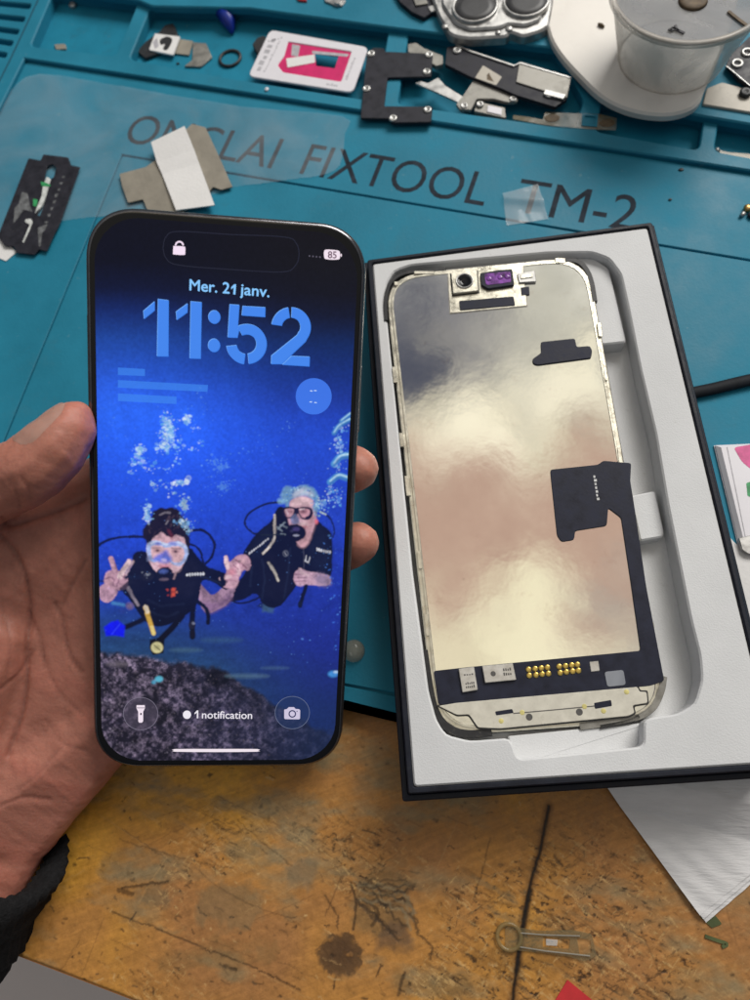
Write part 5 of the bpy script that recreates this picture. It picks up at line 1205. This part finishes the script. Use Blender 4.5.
mk('strip', *plate(rnd(at2([(513, 115), (530, 117), (543, 119.5), (545, 112), (600, 114), (617, 118), (616, 130), (590, 129), (546, 125), (530, 122), (513, 119)], zx), .5), zx - .25, zx, holes=[at2([(584, 115.5), (596, 116.5), (595.5, 125), (583.5, 124)], zx)]), M['clearplastic'], fx)
mk('window_frame', *plate(at2([(582, 114), (598, 115), (597, 127), (581.5, 126)], zx), zx, zx + .2, holes=[at2([(584.5, 116), (595.5, 117), (595, 124.6), (584, 123.6)], zx)]), M['teal'], fx)
for q in ((552, 118), (607, 123)):
    c = at(*q, zx); mk('dark_patch', *lathe(c, [(2.6, zx), (2.3, zx + .15), (.2, zx + .2)], 12, (1.2, .8)), M['brown'], fx)
# twin lens camera module at the top
cmz = ZT + 6
M['lensmatte'] = mat('dark lens', (0.035, 0.035, 0.037), rough=.45, spec=.4, var=.4, scale=120, dirt=.2, dirtcol=(.06, .06, .06))
cm = thing('camera_module', 'silver twin lens phone camera module at the top of the mat', 'camera module', cpos(490, 5, ZT))
body = [(425, -30), (430, -8), (438, 14), (449, 33), (456, 36), (470, 38), (507, 36), (510, 31), (523, 36), (540, 31), (549, 26), (553, 4), (556, -40), (430, -40)]
mk('module_body', *plate(rnd(at2(body, cmz - 2), 1.5), ZT, cmz - 2, bev=.8), M['steel'], cm)
mk('module_rim', *plate(rnd(at2([(441, -26), (442, 4), (455, 23), (470, 29), (500, 27), (508, 23), (525, 25), (541, 19), (546, -4), (546, -34), (445, -34)], cmz - .6), 2), cmz - 2.2, cmz - .6, bev=.7), M['steel'], cm)
for q in ((475, 6.5), (526, 1)):
    c = at(*q, cmz); mk('lens_ring', *lathe(c, [(9.8, cmz - 1), (9.7, cmz + .5), (9.2, cmz + .8), (8.7, cmz + .5), (8.7, cmz - .5)], 36, cap=False), M['steel'], cm, smooth=True)
    mk('lens', *lathe(c, [(8.9, cmz - .6), (8.8, cmz + .45), (5.5, cmz + .5), (.2, cmz + .5)], 36), M['lensmatte'], cm, smooth=True)
for q, r in (((445, 27), 1.4), ((509, 29), 1.6), ((498, 33), 1.2)):
    c = at(*q, cmz - 2); mk('rivet', *lathe(c, [(r, cmz - 2.2), (r, cmz - 1.6), (r * .5, cmz - 1.3), (.1, cmz - 1.3)], 12), M['steel'], cm, smooth=True)
dk = thing('dark_component', 'dark board fragment beside the twin lens module', 'circuit board', cpos(420, 4, ZT))
mk('board', *plate(rnd(at2([(392, -12), (400, 2), (412, 12), (424, 17.5), (432, 12), (440, 14), (444, 6), (436, -14)], ZT + 2), .6), ZT, ZT + 2, bev=.2), M['blackplate'], dk)
mk('chip', *plate(rnd(at2([(412, -4), (424, -6), (428, 4), (416, 6)], ZT + 2.4), .3), ZT + 2, ZT + 2.7, bev=.1), M['dullsteel'], dk)
mk('chip', *plate(rnd(at2([(428, 7), (434, 5), (437, 10), (431, 12)], ZT + 2.4), .3), ZT + 2, ZT + 2.5, bev=.1), M['steel'], dk)
single('metal_clip', join(plate(rnd(at2([(324, -4), (336, -3), (346, 0), (342, 5.5), (335, 5), (325, 1)], ZT + .8), .4), ZT, ZT + .8, bev=.15), plate(rnd(at2([(334, -1), (342, 0), (340, 4), (334, 3)], ZT + 1.5), .3), ZT + .7, ZT + 1.6, bev=.2)), M['steel'], 'tiny silver clip on the top ledge above the white card', 'clip')
single('red_chip', plate(rnd(at2([(296, -4), (305, -3), (307, 1), (298, 0)], ZT + .8), .4), ZT, ZT + .9, bev=.2), M['red'], 'tiny red and dark chip at the top edge above the white card', 'chip')
# white plastic tray and frosted cup
lz = ZT + 3.2
lid_px = sp([(548, -30), (546, 0), (546, 18), (551, 38), (562, 56), (580, 76), (600, 95), (622, 107), (645, 113), (668, 114.5), (688, 110), (700, 101), (707, 84), (726, 40), (740, -10), (742, -60), (700, -90), (600, -80)], 5, True)
P_ = ccw(at2(lid_px, lz))
lid = thing('plastic_dish', 'large off white rounded plastic dish under the frosted cup', 'dish', cpos(640, 40, ZT))
mk('dish_plate', *plate(P_, ZT + .1, lz, bev=.9), M['white_plastic'], lid)
base_c = np.array(at(664, 57, lz)[:2]) + np.array([2.5, 0]); 
cup = thing('plastic_cup', 'frosted plastic cup with dirty flat lid standing on the off white dish', 'cup', (base_c[0], base_c[1], lz))
cb_r, ct_r, ch = 20.5, 28.0, 28.0
cz = lz + .1
mk('cup_wall', *lathe(base_c, [(cb_r - 1, cz), (cb_r, cz + .4), (cb_r + .5, cz + 3), (ct_r - .8, cz + ch - 3), (ct_r, cz + ch)], 64, cap=False), M['frost'], cup, smooth=True)
mk('cup_rim', *lathe(base_c, [(ct_r - .6, cz + ch - 1.8), (ct_r + 1.0, cz + ch - 1.4), (ct_r + 1.3, cz + ch), (ct_r + .9, cz + ch + .8), (ct_r - .6, cz + ch + .8), (ct_r - 1.4, cz + ch - .4), (ct_r - 1.6, cz + ch - 1.6)], 64, cap=False), M['frost'], cup, smooth=True)
M['lidfrost'] = film_mat('frosted cup top', (0.13, 0.14, 0.155), clear=.30, rough=.5, milky=.4, wrinkle=.15)
mk('cup_top', *lathe(base_c, [(ct_r - 1.5, cz + ch - 2.2), (ct_r - 1.6, cz + ch - 1.6), (.1, cz + ch - 1.5)], 64), M['lidfrost'], cup)
zc = cz + ch - 1.4
def on_top(px, py): return at(px, py, zc)
c = on_top(693, 1); mk('brown_stain', *lathe(c, [(5.2, zc), (4.6, zc + .9), (2.4, zc + .6), (.2, zc + .5)], 24), M['brown'], cup, smooth=True)
single('metal_splinter', join(*[plate(stroke2([tuple(on_top(*a)[:2]), tuple(on_top(*b)[:2])], w), zc, zc + .5) for a, b, w in (((671, 28), (684, 34), .9), ((675, 26), (678, 32), .8), ((670, 31), (675, 29), 1.4), ((668, 30), (672, 31), .7))]), M['blackplate'], 'tiny dark metal splinters lying on the cup top', 'splinters')
single('wood_splinter', plate(stroke2([tuple(on_top(*a)[:2]) for a in ((728, 12), (738, 20), (746, 26))], 1.1), zc, zc + .5), M['brown'], 'thin brown splinter lying on the cup top by the right edge', 'splinter')
for q, l in (((601, 26), 'dark brown crumb on the off white dish left of the cup'),):
    a, b = at(598, 25, lz), at(604, 28, lz); single('crumb', tube([a + [0, 0, .5], (a + b) / 2 + [0, 0, .6], b + [0, 0, .5]], [.5, .8, .4], 8), M['brown'], l, 'crumb', smooth=True)
# parts at the right edge
single('tan_plate', plate(rnd(at2([(703, 104), (707, 88), (722, 82), (752, 90), (800, 98), (800, 118), (751, 112)], ZT + 1), .6), ZT, ZT + 1.0, bev=.25), M['tanplate'], 'pale tan metal plate on the ledge right of the cup', 'metal plate')
rb = thing('ring_board', 'dark board with two metal screw rings right of the cup', 'circuit board', cpos(750, 60, ZT))
mk('board', *plate(rnd(at2([(726, 64), (733, 52), (750, 36), (800, 30), (800, 98), (752, 88), (738, 78)], ZT + 2.6), .6), ZT + 1.2, ZT + 2.6, bev=.2), M['blackplate'], rb)
for q in ((747, 53), (737, 64)):
    c = at(*q, ZT + 2.6); mk('screw_ring', *lathe(c, [(2.3, ZT + 2.5), (2.3, ZT + 3.2), (1.7, ZT + 3.4), (1.2, ZT + 3.1), (1.1, ZT + 2.7)], 20, cap=False), M['steel'], rb, smooth=True)
mk('wire', *tube([at(726, 66, ZT + 2.8), at(736, 74, ZT + 3), at(750, 86, ZT + 3)], .22, 6), M['steel'], rb)
c = at(745, 94, ZT + 1.2); single('grommet', lathe(c, [(2.2, ZT + 1.1), (2.3, ZT + 2.2), (1.5, ZT + 2.8), (.8, ZT + 2.4), (.1, ZT + 2.2)], 18), M['rubber'], 'small black grommet on the tan plate', 'grommet', smooth=True)
single('flex_offcut', plate(rnd(at2([(716, 149), (728, 152), (752, 154), (790, 160), (790, 166), (750, 160.5), (734, 158), (722, 154)], ZB + 1.5), .5), ZB + 1.2, ZB + 1.5), M['amber'], 'amber film offcut in the right hand compartment', 'film offcut')
single('solder_bead', lathe(at(717, 150.5, ZB + 2), [(.9, ZB + 1), (1.1, ZB + 2), (.7, ZB + 2.8), (.1, ZB + 3)], 12), M['steel'], 'tiny bright solder bead in the right hand compartment', 'solder bead', smooth=True)
# screw at the right edge of the work area
scw = thing('brass_screw', 'tiny brass and steel screw at the right edge of the mat', 'screw', cpos(746, 212, ZW))
c = at(747, 210, ZW); mk('head', *lathe(c, [(1.5, ZW + .4), (1.6, ZW + 1.3), (1.1, ZW + 1.9), (.2, ZW + 2)], 14), mat('brass', (0.5, .33, .12), rough=.35, metal=.9), scw, smooth=True)
mk('shaft', *tube([at(744, 213, ZW + .8), at(741, 216, ZW + .7)], [.9, .7], 10), M['steel'], scw, smooth=True)
mk('shaft', *tube([at(749, 214, ZW + .8), at(752, 218, ZW + .7)], [.8, .7], 10), M['blackplate'], scw, smooth=True)
# black cable leaving the box to the right
cbp = [at(x, y, ZW + 1.4) for x, y in [(640, 404), (690, 393.5), (712, 389), (735, 383.5), (760, 378), (800, 371)]]
single('black_cable', tube(spline(cbp, 5), 2.2, 14, .62), M['cable'], 'flat black cable running from the box to the right edge', 'cable', smooth=True)
# sachet
st = thing('foil_sachet', 'white foil sachet printed pink and green right of the box', 'sachet', cpos(738, 495, ZW))
zs = ZW + 2.2
sP = ccw(at2([(715.5, 443.5), (758, 441.5), (800, 441), (800, 556), (748, 553), (741, 549)], zs))
mk('pouch', *join(plate(off(sP, .0), ZW + .1, ZW + .6), plate(off(sP, .25), ZW + .6, zs, bev=1.2)), M['whitecard'], st)
mk('pink_print', *plate(rnd(at2([(733.5, 447.5), (760, 443), (790, 446), (780, 476), (752, 470), (742, 462)], zs), 1.2), zs - .1, zs + .05), M['pinkink'], st)
mk('green_print', *plate(rnd(at2([(746.2, 483), (760, 479), (760, 500), (747.5, 496)], zs), .4), zs - .1, zs + .05), M['green'], st)
mk('foil_edge', *plate(rnd(at2([(738.5, 538), (751, 535), (775, 540), (775, 556), (748, 554), (742, 550)], zs), .4), zs - .8, zs + .15, bev=.2), M['steel'], st)
mk('crimp_line', *plate(stroke2(at2([(727, 447), (746, 540)], zs), .3), zs - .1, zs + .06), M['greyprint'], st)
single('paper_sheet', plate(rnd(at2([(722, 528), (734, 542), (752, 556), (790, 560), (790, 780), (744, 700), (720, 560)], ZW + .6), .4), ZW + .1, ZW + .6), M['paper'], 'white paper sheet under the foil sachet right of the box', 'paper')
# clear tape near the letters
tp = at2([(502.5, 194), (520, 189), (538, 184.5), (543, 202), (548, 219.5), (527, 222), (506.5, 226)], ZW)
tA, tB, tC, tD = tp[0], tp[2], tp[4], tp[6]; tmid = np.mean([p[1] for p in tp])
o = mk('clear_tape', *patch(tA, tB, tC, tD, 40, lambda x, y: ZW + .3 + 1.6 * np.exp(-((y - tmid - 3 + .15 * (x - tA[0])) / 2.2) ** 2)), M['tape'], smooth=True)
tag(o, 'small curled piece of clear tape over the model letters near the box', 'tape')
# tray bits at the top left
cpz = ZB + 1.6
cp = thing('small_connector', 'tiny black connector with white square sticker and tan flex', 'connector', cpos(160, 42, ZB))
mk('black_body', *plate(rnd(at2([(137, 51), (146, 41), (159, 32), (165, 25), (173, 23), (177.5, 33), (170, 48), (156, 54), (145, 58)], cpz), .5), ZB, cpz, bev=.2), M['rubber'], cp)
mk('sticker', *plate(rnd(at2([(155, 33.5), (180, 36.5), (173, 55), (149, 50)], cpz + .6), .5), cpz - .1, cpz + .7, bev=.1), M['paper'], cp)
mk('sticker_mark', *plate(rnd(at2(sp([(160, 40), (167, 36.5), (172, 39), (171, 44), (167, 50), (163, 49), (165, 44), (161, 45)], 3, True), cpz + .7), .1), cpz + .65, cpz + .74), M['rubber'], cp)
mk('sticker_mark', *plate(rnd(at2([(153, 42), (157, 38), (159, 46), (155, 49)], cpz + .7), .2), cpz + .65, cpz + .74), M['greyprint'], cp)
mk('tan_flex', *plate(rnd(at2([(180, 39), (193, 41), (189, 55), (174, 53)], ZB + .8), .3), ZB + .3, ZB + .8), M['tan'], cp)
single('grey_offcut', plate(rnd(at2([(193, 42), (206, 43), (212, 57), (201, 66.5), (184, 66), (192, 60)], ZB + .9), .6), ZB + .2, ZB + .9, bev=.15), M['dullsteel'], 'grey folded metal offcut between the connector and the black ring', 'metal offcut')
rc = at(230, 58, ZB + .7); single('rubber_ring', lathe(rc, [(5.4, ZB + .1), (5.5, ZB + .9), (4.8, ZB + 1.2), (4.3, ZB + .9), (4.3, ZB + .1)], 36, cap=False), M['rubber'], 'thin dark rubber ring in the tray left of the white card', 'ring', smooth=True)
single('blue_tip', tube([at(224, 12, ZB + 4), at(229, 22, ZB + 3), at(232.5, 33, ZB + 1)], [4.2, 3.2, .8], 14), M['blue'], 'bright blue plastic tip lying in the tray', 'plastic tip', smooth=True)
single('tan_scrap', plate(rnd(at2([(54, 44), (65, 43.5), (66, 48.5), (56, 49.5)], ZB + .9), .5), ZB, ZB + .9, bev=.2), M['tan'], 'small tan scrap in the empty top left tray', 'scrap')
c = at(72.5, 5, ZB + 1); single('steel_screw', lathe(c, [(1.7, ZB), (1.9, ZB + 1.2), (1.2, ZB + 2), (.8, ZB + 1.7), (.1, ZB + 1.6)], 16), M['steel'], 'tiny steel screw at the top of the empty top left tray', 'screw', smooth=True)
for (q, l) in (((211, 18), 'tiny clear grain beside the blue plastic tip'), ((267, 90), 'tiny clear grain on the rim below the white card')):
    z = ZB if q[1] < 50 else ZR
    c = at(*q, z); single('plastic_grain', lathe(c, [(.8, z), (.9, z + .6), (.1, z + 1)], 10), M['whitecard'], l, 'grain')
for (q, r, l) in (((681, 170), .9, 'dark speck on the mat below the frosted cup'), ((670, 200), .6, 'smallest dark speck on the mat above the box corner'), ((178, 64), .7, 'dark speck in the tray under the small connector')):
    z = ZW if q[1] > 100 else ZB
    c = at(*q, z); single('dark_speck', lathe(c, [(r, z), (r * .8, z + .5), (.05, z + .6)], 9, (1.2, .8)), M['rubber'], l, 'speck')
c = at(354, 651, ZW); single('clear_dome', lathe(c, [(3.6, ZW + .1), (3.5, ZW + 1.2), (2.8, ZW + 2.6), (1.5, ZW + 3.4), (.1, ZW + 3.6)], 28), M['dome'], 'small pale clear dome on the mat between smartphone and box', 'dome', smooth=True)
# napkins at the bottom right
nap = thing('paper_napkin', 'stack of folded white paper napkins sticking out under the box', 'napkin', cpos(690, 850, 0))
for k, (dx, dy) in enumerate(((6, 7), (3, 3.5), (0, 0))):
    q = at2([(602, 782), (700 + dx, 915.5 + dy), (850, 792 + dy), (750, 680)], .6 + k * .5); zz = .3 + k * .55
    v, f = patch(*q, 110, lambda x, y, zz=zz, k=k: zz + 5.0 * float(np.clip((((x - bp[0]) * dn[0] + (y - bp[1]) * dn[1]) + 10) / 9.5, 0, 1)) + .20 * np.sin((x * .62 + y * .78) * 1.1 + 3 * fbm(x, y, 20, 77 + k, 2) + k) * fbm(x, y, 14, 3 + k, 2) + .6 * fbm(x, y, 30, 30 + k, 2))
    mk('napkin_sheet', v, f, M['tissue'], nap, smooth=True)
# clear plastic bracket stuck on the bench
pb = thing('plastic_bracket', 'smoky clear plastic bracket with ring end lying on the bench', 'plastic bracket', cpos(545, 942, 0))
mk('bracket_strip', *plate(rnd(at2([(505, 926), (522, 928), (540, 931), (572, 930), (592, 934), (597, 956), (584, 962), (570, 957), (542, 953), (520, 951), (505, 949)], .5), .8), .15, .6, holes=[rnd(at2([(543, 937), (570, 939), (569, 949), (543, 947)], .5), .3), rnd(at2([(577, 938), (590, 940), (592, 953), (580, 955)], .5), .4)], bev=.1), M['clearplastic'], pb)
c = at(509, 937, .6); mk('ring_end', *lathe(c, [(3.9, .2), (3.9, .9), (3.3, 1.1), (2.7, .9), (2.7, .2)], 26, cap=False), M['amber'], pb, smooth=True)
mk('inner_plate', *plate(rnd(at2([(546, 939), (558, 940), (557, 946), (546, 945.5)], .7), .2), .3, .8, bev=.1), M['tape'], pb)
mk('wire_rail', *join(tube([at(520, 933, .8), at(545, 935, .8), at(580, 936, .8)], .2, 6), tube([at(520, 947, .8), at(545, 951, .8), at(590, 956, .8)], .2, 6)), M['tan'], pb)
single('green_scrap', join(plate(stroke2(at2(sp([(705, 936), (716, 940), (727, 944), (722, 947)], 4), .3), .9), .1, .4), plate(rnd(at2([(700, 917), (716, 916), (722, 924), (712, 928)], .3), .4), .1, .3)), mat('olive film', (.07, .09, .03), rough=.4, var=.3), 'olive green film scrap on the bench below the napkins', 'scrap')
single('red_paper', plate(at2([(553, 1004), (567.5, 980), (592, 1000), (600, 1020), (550, 1020)], .3), .05, .35), M['red'], 'pointed corner of red paper at the bottom edge of the bench', 'paper')

# ================================================================== light, air, camera
w = bpy.data.worlds.new('World'); scene.world = w; w.use_nodes = True
nt = w.node_tree; N = nt.nodes; L = nt.links; bg = N['Background']
tc = N.new('ShaderNodeTexCoord'); sx = N.new('ShaderNodeSeparateXYZ'); L.new(tc.outputs['Generated'], sx.inputs[0])
rp = N.new('ShaderNodeValToRGB'); L.new(sx.outputs['Z'], rp.inputs['Fac'])
e = rp.color_ramp.elements; e[0].position = 0.0; e[0].color = (.05, .055, .062, 1); e[1].position = 1.0; e[1].color = (.56, .53, .48, 1)
for p, c_ in ((.35, (.10, .11, .125, 1)), (.70, (.22, .23, .25, 1)), (.90, (.42, .41, .39, 1))): q = e.new(p); q.color = c_
# unseen room overhead: patches made up for the metal back's reflection, broken by noise
nz = N.new('ShaderNodeTexNoise'); nz.inputs['Scale'].default_value = 7.5; nz.inputs['Detail'].default_value = 5; nz.inputs['Roughness'].default_value = .55
L.new(tc.outputs['Generated'], nz.inputs['Vector'])
sb = N.new('ShaderNodeVectorMath'); sb.operation = 'SUBTRACT'; sb.inputs[1].default_value = (.5, .5, .5); L.new(nz.outputs['Color'], sb.inputs[0])
sl_ = N.new('ShaderNodeVectorMath'); sl_.operation = 'SCALE'; sl_.inputs['Scale'].default_value = .36; L.new(sb.outputs[0], sl_.inputs[0])
ad_ = N.new('ShaderNodeVectorMath'); ad_.operation = 'ADD'; L.new(tc.outputs['Generated'], ad_.inputs[0]); L.new(sl_.outputs[0], ad_.inputs[1])
cur = rp.outputs['Color']
for c_, r0, r1, colr in (((.06, .37, .93), .10, .32, (.98, .91, .70)), ((.15, .50, .855), .06, .20, (.68, .67, .60)), ((-.06, .53, .845), .06, .18, (.42, .42, .42)), ((-.06, .44, .895), .05, .13, (.11, .12, .17)), ((.03, .43, .90), .01, .08, (.30, .30, .33)), ((.02, .335, .94), .03, .09, (1.35, 1.27, 1.02)), ((.15, .37, .915), .02, .07, (1.25, 1.18, .95)), ((.17, .31, .935), .01, .05, (.45, .43, .38)),
                         ((.20, .19, .96), .07, .17, (.66, .45, .36)), ((.06, .21, .975), .06, .16, (.64, .43, .345)), ((-.05, .19, .98), .05, .15, (.66, .45, .36)), ((.07, .03, 1.0), .07, .15, (1.2, 1.12, .82)), ((-.04, .06, .997), .04, .13, (1.0, .90, .66))):
    ds = N.new('ShaderNodeVectorMath'); ds.operation = 'DISTANCE'; ds.inputs[1].default_value = c_; L.new(ad_.outputs[0], ds.inputs[0])
    mr = N.new('ShaderNodeMapRange'); mr.interpolation_type = 'SMOOTHSTEP'; mr.inputs['From Min'].default_value = r0; mr.inputs['From Max'].default_value = r1; mr.inputs['To Min'].default_value = 1; mr.inputs['To Max'].default_value = 0
    L.new(ds.outputs['Value'], mr.inputs['Value'])
    mx = N.new('ShaderNodeMix'); mx.data_type = 'RGBA'; L.new(mr.outputs['Result'], mx.inputs['Factor']); L.new(cur, mx.inputs['A']); mx.inputs['B'].default_value = (*colr, 1); cur = mx.outputs['Result']
L.new(cur, bg.inputs['Color'])
bg.inputs['Strength'].default_value = 0.95
def lamp(name, loc, target, size, power, col):
    l = bpy.data.lights.new(name, 'AREA'); l.shape = 'RECTANGLE'; l.size, l.size_y = size; l.energy = power; l.color = col
    o = bpy.data.objects.new(name, l); COL.objects.link(o); o.location = Vector(loc) * S
    d = Vector(target) - Vector(loc); o.rotation_euler = d.to_track_quat('-Z', 'Y').to_euler(); return o
lamp('ceiling_lamp', (900, 1420, 1450), (30, 60, 0), (1.3, .9), 49.0, (1.0, .97, .92))
cam = bpy.data.cameras.new('camera'); co = bpy.data.objects.new('camera', cam); COL.objects.link(co)
co.matrix_world = Matrix([[*ROT[i], CAM[i] * S] for i in range(3)] + [[0, 0, 0, 1]])
cam.sensor_fit = 'VERTICAL'; cam.sensor_height = 36.0; cam.sensor_width = 27.0; cam.lens = 36.0 * FPX / 1000.0
cam.dof.use_dof = True; cam.dof.focus_distance = .212; cam.dof.aperture_fstop = 13.0
cam.clip_start = 0.005; cam.clip_end = 50
scene.camera = co
scene.view_settings.view_transform = 'Standard'; scene.view_settings.look = 'None'; scene.view_settings.exposure = 0; scene.view_settings.gamma = 1
